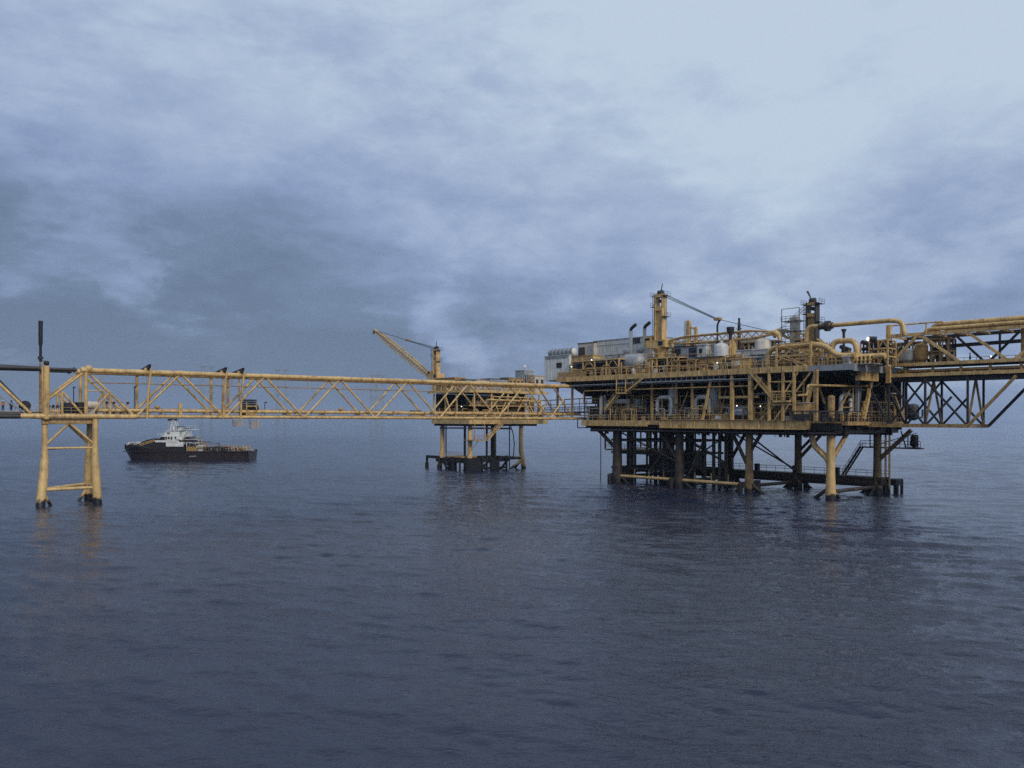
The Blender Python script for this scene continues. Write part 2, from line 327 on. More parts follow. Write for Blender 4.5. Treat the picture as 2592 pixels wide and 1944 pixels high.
# ------------------------------------------------------------------ long truss bridge
def long_bridge():
    t = thing('truss_bridge', 'long yellow tubular truss bridge running from the three-legged tower to the main platform', 'bridge', B, (0, 0, 14))
    ZB, ZT, Wd, L = 14.15, 21.6, 5.5, 106.0
    tops = [6.5+14.63*k for k in range(7)]; bots = [13.9+14.63*k for k in range(7)]
    for y in (0, Wd):
        tc_ = MB().tube((6.5, y, ZT), (L+2.5, y, ZT), .40, n=14); bc_ = MB().tube((14, y, ZB), (L+6.3, y, ZB), .29, n=12)
        for s in tops: tc_.tube((s-.75, y, ZT), (s+.75, y, ZT), .44, n=14)
        for s in bots: bc_.tube((s-.7, y, ZB), (s+.7, y, ZB), .34, n=12)
        for s in range(12, 104, 12): tc_.tube((s, y, ZT), (s+.12, y, ZT), .425, n=14)
        part('top_chord', tc_, YEL, t)
        part('bottom_chord', bc_, YEL, t)
        part('bottom_chord', MB().tube((-.6, y, ZB), (14, y, ZB), .42, n=12), YEL, t, 'thicker first length of bottom chord with weld bands')
        for k, s in enumerate(tops):
            r = .19
            if k: part('diagonal_brace', MB().tube((bots[k-1]+.35, y, ZB+.25), (s-.3, y, ZT-.35), r, n=8), YEL, t)
            else: part('diagonal_brace', MB().tube((1.0, y, 16.7), (s-.3, y, ZT-.3), .2, n=8), YEL, t)
            part('diagonal_brace', MB().tube((s+.3, y, ZT-.35), (bots[k]-.35, y, ZB+.25), r, n=8), YEL, t)
        part('end_frame', MB().bar((L+2.2, y, ZB), (L+2.2, y, ZT), .4).bar((L+2.2, y, ZB+.3), (L-3.4, y, ZT-.3), .28), YDK, t)
        part('end_brace', MB().tube((bots[6]+.3, y, ZB+.25), (L-.4, y, 18.6), .19, n=8), YEL, t)
        part('vertical_post', MB().tube((6.5, y, ZB), (6.5, y, ZT), .28, n=10), YEL, t)
        for a, b_, r in (((3.1, y, 18.1), (3.1, y, ZB), .2), ((3.1, y, 18.1), (6.1, y, ZB+.2), .18), ((10.05, y, 18.2), (10.05, y, ZB), .2), ((10.05, y, 18.2), (7.2, y, ZB+.2), .18)):
            part('sub_brace', MB().tube(a, b_, r, n=8), YEL, t)
        part('end_post', MB().tube((.9, y, 13.7), (.9, y, 22.1), .46, n=14), YEL, t)
        part('dark_strut', MB().tube((.9, y, 21.6), (5.2, y, 21.6), .26, n=8).tube((4.6, y, 21.6), (4.9, y, 21.6), .42, n=10), DRK, t)
        part('pin_joint', MB().ball((6.9, y, 21.85), .62, 12), YEL, t)
    part('pin_joint', MB().ball((.9, 0, 22.5), .42, 10), BLK, t, 'black ball cap on the end post')
    part('cross_tie', MB().tube((6.5, 0, 18.3), (10, 0, 18.3), .09), YEL, t)
    cb = MB()
    for s in [1, 6.5]+bots: cb.bar((s, 0, 14.15), (s, Wd, 14.15), .25, .3)
    part('floor_beams', cb, YDK, t)
    ct = MB()
    for s in tops[1:]: ct.tube((s, 0, ZT), (s, Wd, ZT), .13)
    for a, b_ in zip(tops, tops[1:]): ct.tube((a, 0, ZT), (b_, Wd, ZT), .09, n=6)
    part('top_lateral_bracing', ct, YEL, t)
    part('walkway_deck', MB().box(0, L+6, .5, 5.1, 14.42, 14.50), DKD, t)
    for y, z, r in ((1.0, 15.15, .30), (1.75, 15.05, .2), (2.3, 15.05, .16), (2.75, 15.0, .14)):
        p = MB().tube((8, y, z), (L+5.5, y, z), r, n=12)
        for k in range(26): p.tube((8.6+k*3.9, y, z), (8.75+k*3.9, y, z), r*1.22, n=12)
        part('pipeline', p, YEL, t)
    sp = MB()
    for k in range(14): sp.bar((11+k*7.3, .6, 14.72), (11+k*7.3, 3.1, 14.72), .2, .16); sp.bar((11+k*7.3, .55, 14.5), (11+k*7.3, .55, 15.5), .14)
    part('pipe_support', sp, YDK, t)
    part('handrail', MB().rail([(0, 3.3, 14.5), (L+5, 3.3, 14.5)], step=2.4, r=.035), YEL, t)
    part('handrail', MB().rail([(0, 5.1, 14.5), (L+5, 5.1, 14.5)], step=2.4, r=.035), YEL, t)
    hp = MB().tube((7, Wd-.3, 19.85), (92, Wd-.3, 19.85), .085, n=6)
    for k in range(12): hp.tube((9.5+k*7.3, Wd-.3, 19.8), (9.5+k*7.3, Wd-.1, 21.4), .06, n=5)
    part('service_line', hp, YDK, t)
    return t
long_bridge()

def portal():
    F = B; s = 0
    t = thing('portal_frame', 'x', 'frame', F, (0, 0, 14))
    part('post', MB().sweep([(.35, -.45, 13.9), (.5, -.5, 18), (.9, -.65, 22.2)], [.17, .17, .2], 6), YEL, t)
    part('post', MB().sweep([(0, 5.9, 13.9), (0, 5.9, 21.9)], .24, 6), YEL, t)
    part('post', MB().tube((2.0, 5.7, 14.2), (2.0, 5.7, 21.8), .13, n=6), YEL, t)
    part('crossbeam', MB().prism([(-1.1, 22.9), (-.3, 21.9), (6.3, 21.95), (6.3, 22.25)], 'x', .45, .85), DRK, t)
    part('gusset', MB().prism([(.0, 21.95), (2.3, 21.95), (.0, 21.3)], 'x', .5, .8).tube((.2, .9, 21.95), (.9, .9, 21.95), .46, n=12), YEL, t)
    return t
def s_of(px):
    k = (px-CX)/FPX; return (130*k+74)/(86.7-62*k)*106.6
pf = portal()
for i, (px, lab) in enumerate(((365, 'yellow portal frame with dark wedge crossbeam, standing alone nearest the three-legged tower'),
                               (558, 'yellow portal frame with dark wedge crossbeam, the middle of the three on the bridge'),
                               (602, 'yellow portal frame with dark wedge crossbeam, the one right above the winch skid'))):
    loc = B.w(s_of(px), 0, 14)
    if i == 0: pf.location = loc; pf['label'] = lab; pf['group'] = 'portal frames straddling the long bridge'
    else: dup(pf, loc, None, lab, 'portal frames straddling the long bridge')

# ------------------------------------------------------------------ three-legged tower under the bridge end
def tower():
    t = thing('jacket_tower', 'yellow three-legged support tower with black weed round its feet at the far left', 'tower', B, (4.4, 2.5, 0))
    legs = [[(.8, .9, 13.75), (.8, .9, 9), (.75, .6, 7), (.55, .1, 4.6), (.1, -.9, 1.0), (-.3, -1.8, -4)],
            [(7.9, 0, 13.75), (7.85, 0, 9), (7.9, -.05, 6.5), (8.05, -.2, 3), (8.2, -.4, 0), (8.4, -.6, -4)],
            [(7.9, 5.6, 13.75), (7.8, 5.6, 9), (7.75, 5.7, 6.5), (7.8, 6.0, 3), (7.9, 6.3, 0), (8.0, 6.7, -4)]]
    for l in legs: part('leg', MB().sweep(l, [.42, .45, .62, .68, .68, .68], 16), YLEG, t)
    part('cap_beam', MB().bar((.3, .6, 13.35), (8.4, .6, 13.35), .7, .75).bar((7.9, 0, 13.2), (7.9, 5.8, 13.2), .6, .7).bar((.8, .9, 13.2), (7.9, 5.8, 13.2), .5, .6), YDK, t)
    for a, b_, r in (((4.2, .6, 13.1), (1.0, .8, 9.7), .2), ((4.2, .6, 13.1), (7.6, .1, 9.8), .2), ((4.2, 3.2, 13.0), (7.6, 5.5, 9.8), .2),
                     ((.9, .8, 9.1), (7.8, 0, 9.1), .17), ((.9, .8, 9.0), (7.8, 5.6, 9.0), .17), ((.3, -.4, 2.6), (7.9, -.2, 2.7), .26), ((.3, -.4, 2.7), (7.8, 6.0, 2.9), .26),
                     ((8, -.2, 2.8), (7.8, 6.1, 2.8), .22), ((.4, -.3, 2.3), (2.4, .6, -1.5), .24), ((7.8, 6.1, 2.4), (5.4, 5.0, -1.2), .24)):
        part('brace', MB().tube(a, b_, r, n=10), YLEG, t)
tower()
v = MB().tube((0, 0, 14.4), (0, 0, 24.0), .20, n=8)
bv = B.loc(102, 900, 'y', 5.0); vx = bv[0]
vt = thing('vent_stack', 'tall black vent stack rising above the three-legged tower at far left', 'vent stack', B, (vx, 5.0, 14))
part('pipe', MB().tube((vx, 5, 14.2), (vx, 5, 24.2), .16).tube((vx+.55, 5, 14.2), (vx+.55, 5, 22.0), .12), YDK, vt)
part('stack', MB().sweep([(vx, 5, 23.0), (vx, 5, 25.4), (vx, 5, 26), (vx, 5, 28.4), (vx, 5, 29.6)], [.22, .2, .32, .32, .34], 12), BLK, vt)
part('clamp', MB().tube((vx, 5, 23.4), (vx, 5, 23.8), .42, n=10).bar((vx, 5, 23.2), (vx+1.3, 5, 23.0), .12), DRK, vt)

# ------------------------------------------------------------------ gantry bridge leaving the picture on the left
G = Frame(-74.4, 130.6, 206.0)
def gantry():
    t = thing('gangway_bridge', 'dark topped truss gangway leaving the picture at the left edge', 'bridge', G, (0, 0, 14))
    for y, m in ((0, DRK), (-3.6, DRK)):
        part('top_chord', MB().tube((0, y, 21.7), (46, y, 21.7), .32, n=12), m, t)
        part('bottom_chord', MB().tube((2.5, y, 14.1), (46, y, 14.1), .36, n=12), m, t)
        part('bottom_chord', MB().tube((0, y, 14.2), (2.5, y, 14.2), .42, n=12), YEL, t)
        for k in range(4):
            x = 1.2+k*11.4
            part('diagonal_brace', MB().tube((x, y, 14.6), (x+6.4, y, 21.5), .24, n=8), YEL if k == 0 and y == 0 else YDK, t)
            if y == 0: part('tension_rod', MB().tube((x+.6, y-.3, 14.5), (x+6.6, y-.3, 19.2), .11, n=8), GRY, t)
            part('diagonal_brace', MB().tube((x+6.4, y, 21.5), (x+11.2, y, 14.6), .24, n=8), DRK, t)
    part('underside_strut', MB().tube((1.2, -.5, 14.5), (6.6, -.5, 20.8), .30, n=10), BLK, t)
    part('walkway_deck', MB().box(0, 46, -3.2, -.4, 14.45, 14.85), DKD, t)
    part('kick_plate', MB().box(.3, 46, -.45, -.38, 14.85, 15.02), GRY, t)
    part('handrail', MB().rail([(0, -3.2, 14.85), (46, -3.2, 14.85)], r=.035), LGR, t)
gantry()
cw = MB()
for dz, sg in ((1.0, .9), (1.9, 1.3)):
    a, b_ = V(.2, -1, 22.0), V(44, -1, 23.4+dz*2.4)
    cw.sweep([a.lerp(b_, i/10)-V(0, 0, sg*math.sin(math.pi*i/10)) for i in range(11)], .035, 5)
single('overhead_cable', 'pair of thin sagging cables above the dark gangway at the left edge', 'cable', G, (.2, -1, 22.0), cw, CBL)

# ------------------------------------------------------------------ people
def skin_mesh(name, joints, bones, mat, sub=2):
    me = bpy.data.meshes.new(name); keys = list(joints)
    me.from_pydata([joints[k][0] for k in keys], [(keys.index(a), keys.index(b_)) for a, b_ in bones], [])
    o = bpy.data.objects.new(name, me); C.objects.link(o)
    o.modifiers.new('skin', 'SKIN'); m = o.modifiers.new('sub', 'SUBSURF'); m.levels = sub; m.render_levels = sub
    lay = me.skin_vertices[0].data
    for i, k in enumerate(keys): lay[i].radius = (joints[k][1], joints[k][1]*joints[k][2] if len(joints[k]) > 2 else joints[k][1])
    lay[0].use_root = True
    dg = bpy.context.evaluated_depsgraph_get(); new = bpy.data.meshes.new_from_object(o.evaluated_get(dg)); bpy.data.objects.remove(o); bpy.data.meshes.remove(me)
    new.materials.clear(); new.materials.append(mat); new.polygons.foreach_set('use_smooth', [True]*len(new.polygons)); new.name = name
    return new
def person(F, base, yaw, label, suit=ORG, legs=NVY, helmet=HWH, pose='stand', group=None):
    """x is the person's front"""
    hip, lean = .93, 0.0
    P_ = {'pelvis': ((0, 0, .95), .13), 'waist': ((0, 0, 1.10), .125), 'chest': ((.01, 0, 1.33), .15), 'neck': ((.01, 0, 1.49), .055), 'head': ((.02, 0, 1.60), .085), 'crown': ((.02, 0, 1.72), .075), 'nose': ((.105, 0, 1.62), .022)}
    arms = {'stand': ((.02, .06), (.10, .16)), 'reach': ((.22, .30), (.42, .52)), 'rail': ((.10, .12), (.36, .32))}[pose]
    for sd, nm in ((1, 'l'), (-1, 'r')):
        P_['hip'+nm] = ((0, .09*sd, .90), .095); P_['knee'+nm] = ((.04, .11*sd, .50), .065); P_['ank'+nm] = ((0, .12*sd, .10), .045); P_['toe'+nm] = ((.15, .13*sd, .04), .035)
        a, b_ = arms; zz = {'stand': (1.14, .88), 'reach': (1.24, 1.28), 'rail': (1.14, 1.08)}[pose]
        P_['sho'+nm] = ((.01, .19*sd, 1.42), .065); P_['elb'+nm] = ((a[0], .25*sd, zz[0]), .045); P_['wri'+nm] = ((b_[0], .24*sd, zz[1]), .032)
        fz = zz[1]-(.10 if pose == 'stand' else .02); fx = b_[0]+(.02 if pose == 'stand' else .09)
        P_['palm'+nm] = (((b_[0]+fx)/2, .24*sd, (zz[1]+fz)/2), .036)
        for q in range(4): P_['fin%d' % q+nm] = ((fx+.02+.006*q, (.205+.022*q)*sd, fz-.05), .009)
        P_['thumb'+nm] = ((b_[0]+.05, .19*sd, zz[1]-.06), .010)
    bones = [('pelvis', 'waist'), ('waist', 'chest'), ('chest', 'neck'), ('neck', 'head'), ('head', 'crown'), ('head', 'nose')]
    for nm in 'lr':
        bones += [('pelvis', 'hip'+nm), ('hip'+nm, 'knee'+nm), ('knee'+nm, 'ank'+nm), ('ank'+nm, 'toe'+nm), ('chest', 'sho'+nm), ('sho'+nm, 'elb'+nm), ('elb'+nm, 'wri'+nm), ('wri'+nm, 'palm'+nm), ('palm'+nm, 'thumb'+nm)]+[('palm'+nm, 'fin%d' % q+nm) for q in range(4)]
    t = bpy.data.objects.new('person', None); C.objects.link(t); t.location = F.w(*base); t.rotation_euler = (0, 0, yaw); tag(t, label, 'person', group); _base[t] = V(0, 0, 0)
    def child(n, me):
        o = bpy.data.objects.new(n, me); C.objects.link(o); o.parent = t; _base[o] = V(0, 0, 0)
    child('body', skin_mesh('body', P_, bones, SKN))
    top = {k: (v[0], v[1]+.022) for k, v in P_.items() if k in ('pelvis', 'waist', 'chest') or k[:3] in ('sho', 'elb', 'wri')}
    child('jacket', skin_mesh('jacket', top, [b_ for b_ in bones if b_[0] in top and b_[1] in top], suit))
    low = {k: (v[0], v[1]+.02) for k, v in P_.items() if k == 'pelvis' or k[:3] in ('hip', 'kne', 'ank')}
    child('trousers', skin_mesh('trousers', low, [b_ for b_ in bones if b_[0] in low and b_[1] in low], legs))
    hb = MB().sweep([(.02, 0, 1.66), (.02, 0, 1.72), (.02, 0, 1.78), (.02, 0, 1.815)], [.135, .13, .095, .03], 14).sweep([(.035, 0, 1.665), (.035, 0, 1.68)], [.165, .16], 14)
    child('helmet', mesh_of('helmet', hb, helmet, V(0, 0, 0)))
    bt = MB()
    for sd in (1, -1): bt.sweep([(-.06, .12*sd, .07), (.06, .125*sd, .065), (.19, .13*sd, .045)], [.065, .065, .045], 10).tube((0, .12*sd, .06), (0, .12*sd, .24), .068, n=10)
    child('boots', mesh_of('boots', bt, BOT, V(0, 0, 0)))
    return t
def gl(px, y=-1.5): return (G.loc(px, 1040, 'y', y)[0], y, 14.85)
person(G, gl(7, -1.3), math.radians(-60), 'worker in orange top, navy trousers and white helmet, leftmost on the gangway', ORG, NVY, HWH, 'rail')
person(G, gl(28, -1.7), math.radians(-20), 'worker in all dark clothes and dark helmet standing on the gangway', NVY, NVY, BOT, 'stand')
person(G, gl(50, -1.5), math.radians(-150), 'worker in dark coverall and white helmet beside the black drum on the gangway', NVY, NVY, HWH, 'reach')
person(B, (s_of(164), 3.9, 14.5), math.radians(-40), 'worker in navy coverall and white helmet standing on the long bridge by the tower', NVY, NVY, HWH, 'rail')
bx = gl(64, -1.6)
dt = thing('hose_drum', 'black hose drum on a stand on the gangway next to the diagonal', 'drum', G, bx)
part('drum', MB().tube((bx[0], bx[1]-.6, bx[2]+1.0), (bx[0], bx[1]+.6, bx[2]+1.0), .6, n=18).tube((bx[0], bx[1]-.7, bx[2]+1.0), (bx[0], bx[1]-.6, bx[2]+1.0), .75, n=18).tube((bx[0], bx[1]+.6, bx[2]+1.0), (bx[0], bx[1]+.7, bx[2]+1.0), .75, n=18), BLK, dt)
part('stand', MB().bar((bx[0]-.7, bx[1]+.85, bx[2]), (bx[0], bx[1]+.85, bx[2]+1.1), .1).bar((bx[0]+.7, bx[1]+.85, bx[2]), (bx[0], bx[1]+.85, bx[2]+1.1), .1).bar((bx[0]-.7, bx[1]-.85, bx[2]), (bx[0], bx[1]-.85, bx[2]+1.1), .1).bar((bx[0]+.7, bx[1]-.85, bx[2]), (bx[0], bx[1]-.85, bx[2]+1.1), .1), DRK, dt)

# ------------------------------------------------------------------ things on the long bridge
def on_bridge(px, y=4.2): return (B.loc(px, 1040, 'y', y)[0], y, 14.5)
def cabin(name, label, cat, F, c, sx, sy, h, mat, dark=GLS, roof=None):
    x, y, z = c; t = thing(name, label, cat, F, c)
    part('housing', MB().box(x-sx/2, x+sx/2, y-sy/2, y+sy/2, z, z+h), mat, t)
    part('roof', MB().box(x-sx/2-.12, x+sx/2+.12, y-sy/2-.12, y+sy/2+.12, z+h, z+h+.12), roof or mat, t)
    d = MB(); k = max(1, int(sx/1.1))
    for i in range(k): a = x-sx/2+(i+.18)*sx/k; d.box(a, a+sx/k*.64, y-sy/2-.03, y-sy/2, z+h*.35, z+h*.82)
    part('louvre', d, dark, t)
    return t
c = on_bridge(631, 1.9)
wt = thing('winch_skid', 'dark yellow winch skid with a slatted top standing on the long bridge', 'winch', B, c)
x, y, z = c
part('frame', MB().box(x-1.0, x+1.0, y-1.3, y+1.3, z, z+.35).bar((x-.9, y-1.2, z+.3), (x-.9, y-1.2, z+2.4), .18).bar((x+.9, y-1.2, z+.3), (x+.9, y-1.2, z+2.4), .18).bar((x-.9, y+1.2, z+.3), (x-.9, y+1.2, z+2.4), .18).bar((x+.9, y+1.2, z+.3), (x+.9, y+1.2, z+2.4), .18).box(x-1, x+1, y-1.3, y+1.3, z+1.5, z+1.75), YDK, wt)
part('drum', MB().tube((x-1.3, y, z+1.1), (x+1.3, y, z+1.1), .55, n=14).tube((x-1.5, y, z+1.1), (x-1.3, y, z+1.1), .8, n=14).tube((x+1.3, y, z+1.1), (x+1.5, y, z+1.1), .8, n=14), DRK, wt)
part('cover', MB().box(x-.95, x+.95, y-1.25, y+1.25, z+1.8, z+2.1).box(x-.95, x+.95, y-1.25, y+1.25, z+2.2, z+2.5).box(x-.95, x+.95, y-1.25, y+1.25, z+2.6, z+2.85), BLK, wt)
for px, h, lab in ((603, 1.35, 'smaller yellow mesh basket hung under the long bridge, left of the winch skid'), (645, 1.7, 'larger yellow mesh basket hung under the long bridge, below the winch skid')):
    x = B.loc(px, 1065, 'y', .2)[0]; bt = thing('hanging_basket', lab, 'basket', B, (x, .5, 13.9), 'baskets hung under the long bridge'); m = MB(); k = MB()
    for a in (-.65, .65):
        for b_ in (-.2, 1.3): m.tube((x+a, b_, 14.0), (x+a, b_, 13.9-h), .05, n=5)
    for i in range(6):
        for b_ in (-.2, 1.3): k.tube((x-.65+i*.26, b_, 13.9-h), (x-.65+i*.26, b_, 13.6), .028, n=4); k.tube((x-.65, b_, 13.9-h+i*.2), (x+.65, b_, 13.9-h+i*.2), .028, n=4)
        for a in (-.65, .65): k.tube((x+a, -.2, 13.9-h+i*.2), (x+a, 1.3, 13.9-h+i*.2), .028, n=4)
    part('frame', m, YEL, bt); part('mesh_panel', k, YEL, bt); part('floor', MB().box(x-.66, x+.66, -.21, 1.31, 13.84-h, 13.9-h), YDK, bt)
def lamp_pole(px, h, lab):
    x, y, z = on_bridge(px, 4.9); t = thing('lamp_post', lab, 'lamp post', B, (x, y, z), 'slim lamp posts along the long bridge')
    part('pole', MB().tube((x, y, z), (x, y, z+h), .07, n=6).tube((x, y, z+h), (x, y-.7, z+h+.1), .05, n=6), DRK, t); part('lamp_head', MB().box(x-.17, x+.17, y-1.0, y-.4, z+h+.02, z+h+.22), DRK, t)
lamp_pole(340, 4.6, 'tall dark lamp post on the long bridge beside the first portal frame')
lamp_pole(670, 2.3, 'short dark lamp post on the long bridge right of the winch skid')
lamp_pole(186, 4.3, 'dark lamp post on the long bridge between the tower end post and first vertical')
def manifold(px, lab, w=3.0, h=1.9, y=2.6, mat=YEL):
    x, y, z = on_bridge(px, y); t = thing('valve_manifold', lab, 'valves', B, (x, y, z), 'valve manifolds on the long bridge'); a = MB(); d = MB()
    for i in range(4):
        q = x-w/2+w*i/3; a.pipe([(q, y, z+.1), (q, y, z+h*.6), (q, y+.8, z+h*.6)], .14); d.tube((q, y-.25, z+h*.75), (q, y+.25, z+h*.75), .22, n=10); a.tube((q, y, z+h*.6), (q, y, z+h), .06)
    a.tube((x-w/2, y, z+.5), (x+w/2, y, z+.5), .2); part('pipework', a, mat, t); part('handwheel', d, DRK, t); part('base_frame', MB().box(x-w/2-.2, x+w/2+.2, y-.5, y+1, z, z+.15), YDK, t)
manifold(297, 'cluster of yellow valves on the long bridge before the first portal frame', 3.2, 2.6, 2.2)
manifold(140, 'small yellow valve cluster on the bridge just right of the tower end post', 1.8, 1.7)
manifold(1052, 'low yellow valve cluster on the long bridge before the smaller platform', 2.0, 1.3, 1.2)
for px, w, h, m, lab in ((176, 2.6, 1.9, NVY, 'square dark tank with ribbed sides on the bridge beside the first worker'), (198, 2.4, 2.0, BLK, 'black box tank on the bridge left of the first vertical post')):
    x, y, z = on_bridge(px, 4.3); t = thing('storage_tank', lab, 'tank', B, (x, y, z)); part('shell', MB().box(x-w/2, x+w/2, y-.7, y+.7, z+.15, z+h), m, t); r = MB()
    for i in range(5): r.box(x-w/2+i*(w-.08)/4, x-w/2+i*(w-.08)/4+.08, y-.77, y-.7, z+.15, z+h)
    part('rib', r, DRK, t); part('skid', MB().box(x-w/2-.1, x+w/2+.1, y-.8, y+.8, z, z+.15), YDK, t)
x, y, z = on_bridge(232, 1.6); t = thing('buffer_vessel', 'pale cream rounded vessel on the bridge beside the first vertical post', 'vessel', B, (x, y, z))
part('shell', MB().vessel((x-1.1, y, z+1.5), (x+1.1, y, z+1.5), .62), BGE, t); part('saddle', MB().box(x-.8, x-.6, y-.5, y+.5, z, z+1.1).box(x+.6, x+.8, y-.5, y+.5, z, z+1.1), YDK, t)
for px, h, lab in ((456, 1.9, 'short yellow bollard post on the bridge under the second truss peak'), (566, 1.6, 'short yellow bollard post on the bridge behind the middle portal frame'), (671, 0, '')):
    if h: x, y, z = on_bridge(px, .7); mb = MB().box(x-.25, x+.25, y-.25, y+.25, z, z+h).box(x-.32, x+.32, y-.32, y+.32, z+h, z+h+.12).box(x-.35, x+.35, y-.35, y+.35, z, z+.1); single('bollard_post', lab, 'post', B, (x, y, z), mb, YEL)
for px, lab in ((862, 'round brown valve bonnet standing on the bridge pipes under the third truss bay'), (398, 'low brown valve bonnet on the bridge right of the first portal frame')):
    x, y, z = on_bridge(px, .9); single('valve_bonnet', lab, 'valve', B, (x, y, z+.6), MB().ball((x, y, z+1.25), .38, 12).tube((x, y, z+.7), (x, y, z+1.2), .2).tube((x-.5, y, z+1.25), (x+.5, y, z+1.25), .12), YDK)

# ------------------------------------------------------------------ supply ship
S = Frame((316-CX)*277/FPX, 271.5, 0)
def sx(px): return (px-313)*.1285
def sz(py): return (1161.5-py)*.1319
def ship():
    t = thing('supply_ship', 'black hulled supply ship with white wheelhouse, bow to the left, behind the bridge', 'ship', S, (21, 5.5, 0))
    st = [(313, 1126, .10, 0.05), (318, 1125, 1.2, .1), (327, 1125, 2.6, .6), (340, 1125.5, 4.0, 2.2), (365, 1127, 5.2, 4.4), (400, 1132, 5.5, 5.2), (440, 1136, 5.5, 5.4), (500, 1138.5, 5.5, 5.4), (570, 1141, 5.5, 5.4), (620, 1141, 5.4, 5.2), (640, 1139.5, 5.2, 4.6), (646, 1138.5, 5.0, 3.6)]
    mb = MB(); rings = []
    for px, py, ht, hw in st:
        X = sx(px); zt = sz(py); rake = max(0, (336-px)*.1319); 
        top, mid, wl = ht, ht*.35+hw*.65, hw
        z0 = max(-1.2, -1.2+rake*1.6) if px < 336 else -1.2
        rings.append([(X, 5.5-top, zt), (X, 5.5-mid, zt*.55+z0*.45), (X, 5.5-wl, z0*.9+zt*.1), (X, 5.5-wl*.6, z0), (X, 5.5+wl*.6, z0), (X, 5.5+wl, z0*.9+zt*.1), (X, 5.5+mid, zt*.55+z0*.45), (X, 5.5+top, zt)])
    n = 8; vs = [q for r in rings for q in r]
    mb.add(vs, [(i*n+k, i*n+k+1, (i+1)*n+k+1, (i+1)*n+k) for i in range(len(rings)-1) for k in range(n-1)]+[tuple(range(n))[::-1], tuple(range((len(rings)-1)*n, len(rings)*n))])
    mb.add(vs, [(i*n, (i+1)*n, (i+1)*n+n-1, i*n+n-1) for i in range(len(rings)-1)])
    part('hull', mb, HUL, t)
    def strip(y0, y1, a, b_, th=.12):          # bulwark following the side between two pixels
        q = MB(); pts = [p for p in st if a <= p[0] <= b_]
        for p0, p1 in zip(pts, pts[1:]):
            for sg in (-1, 1):
                A0, A1 = (sx(p0[0]), 5.5+sg*p0[2]), (sx(p1[0]), 5.5+sg*p1[2])
                q.add([(*A0, sz(p0[1])), (*A1, sz(p1[1])), (*A1, sz(p1[1])+y1), (*A0, sz(p0[1])+y0), (A0[0], A0[1]-sg*th, sz(p0[1])), (A1[0], A1[1]-sg*th, sz(p1[1])), (A1[0], A1[1]-sg*th, sz(p1[1])+y1), (A0[0], A0[1]-sg*th, sz(p0[1])+y0)],
                      [(0, 1, 2, 3), (7, 6, 5, 4), (3, 2, 6, 7), (0, 3, 7, 4), (1, 5, 6, 2)])
        return q
    part('bow_bulwark', strip(.45, .45, 313, 400), DRK, t)
    part('rub_rail', MB().box(sx(330), sx(640), -.15, 0, sz(1140), sz(1138)), BLK, t)
    part('stern_bulwark', strip(.35, .45, 570, 646), BLK, t)
    # forecastle and deckhouse
    part('forecastle', MB().prism([(sx(352), sz(1127)), (sx(372), sz(1117)), (sx(385), sz(1111)), (sx(405), sz(1107)), (sx(455), sz(1113)), (sx(482), sz(1122)), (sx(482), sz(1138)), (sx(372), sz(1138))], 'y', .9, 10.1), BLK, t)
    part('foredeck_gear', MB().tube((sx(345), 4, sz(1121)), (sx(345), 7, sz(1121)), .7, n=12).ball((sx(330), 5.5, sz(1122)), .5).tube((sx(338), 2.6, 4.5), (sx(338), 2.6, 6.2), .18), GRY, t)
    tb = MB()
    for i in range(9): X = sx(370+i*4.2); tb.tube((X, .75, sz(1123-i*1.3)), (X, 1.1, sz(1123-i*1.3)), .42, n=10)
    part('tyre_fender', tb, YDK, t)
    part('deckhouse', MB().box(sx(436), sx(480), .6, 10.4, sz(1127), sz(1116)), WHT, t)
    br = part('bridge_deck', MB().box(sx(408), sx(465), .6, 10.4, sz(1116.5), sz(1111.5)), WHT, t)
    wh = part('wheelhouse', MB().prism([(sx(410), sz(1111.5)), (sx(421), sz(1101)), (sx(474), sz(1101)), (sx(474), sz(1111.5))], 'y', 1.6, 9.4), WHT, t)
    for px in (433.5, 440, 447, 457): part('window', MB().box(sx(px-2.3), sx(px+2.3), 1.55, 1.6, sz(1109), sz(1103)), GLS, wh)
    part('windscreen', MB().prism([(sx(412.5), sz(1110)), (sx(420), sz(1103)), (sx(430), sz(1103)), (sx(430), sz(1110))], 'y', 1.53, 9.47), GLS, wh)
    up = part('upper_house', MB().prism([(sx(421), sz(1101)), (sx(430), sz(1090)), (sx(464), sz(1088)), (sx(464), sz(1101))], 'y', 2.6, 8.4), WHT, t)
    part('window', MB().box(sx(432), sx(439.5), 2.55, 2.6, sz(1097.5), sz(1092)), GLS, up)
    part('roof', MB().box(sx(426), sx(468), 2.2, 8.8, sz(1088), sz(1087)), LGR, up)
    part('handrail', MB().rail([(sx(412), 1.4, sz(1101)), (sx(474), 1.4, sz(1101))], .9, 1.2), WHT, t)
    mast = MB()
    for a, b_ in ((434, 437), (452, 446)):
        for y in (4.4, 6.6): mast.tube((sx(a), y, sz(1088)), (sx(b_), y*.5+2.75, sz(1062)), .13, n=6)
    for i in range(5): z = sz(1084-i*5); mast.tube((sx(434.5+i*.6), 4.5, z), (sx(451.5-i*1.2), 4.6, z), .08, n=5); mast.tube((sx(434.5+i*.6), 4.5, z), (sx(451-i*1.2), 4.7, sz(1079-i*5)), .08, n=5)
    mk = part('mast', mast, WHT, t)
    part('radar_platform', MB().box(sx(427), sx(447), 4.6, 6.4, sz(1063), sz(1058)), BLK, mk)
    part('aerial', MB().tube((sx(427.5), 5.2, sz(1087)), (sx(427.5), 5.2, sz(1058)), .07).tube((sx(452), 5, sz(1074)), (sx(464), 5, sz(1057)), .1), LGR, mk)
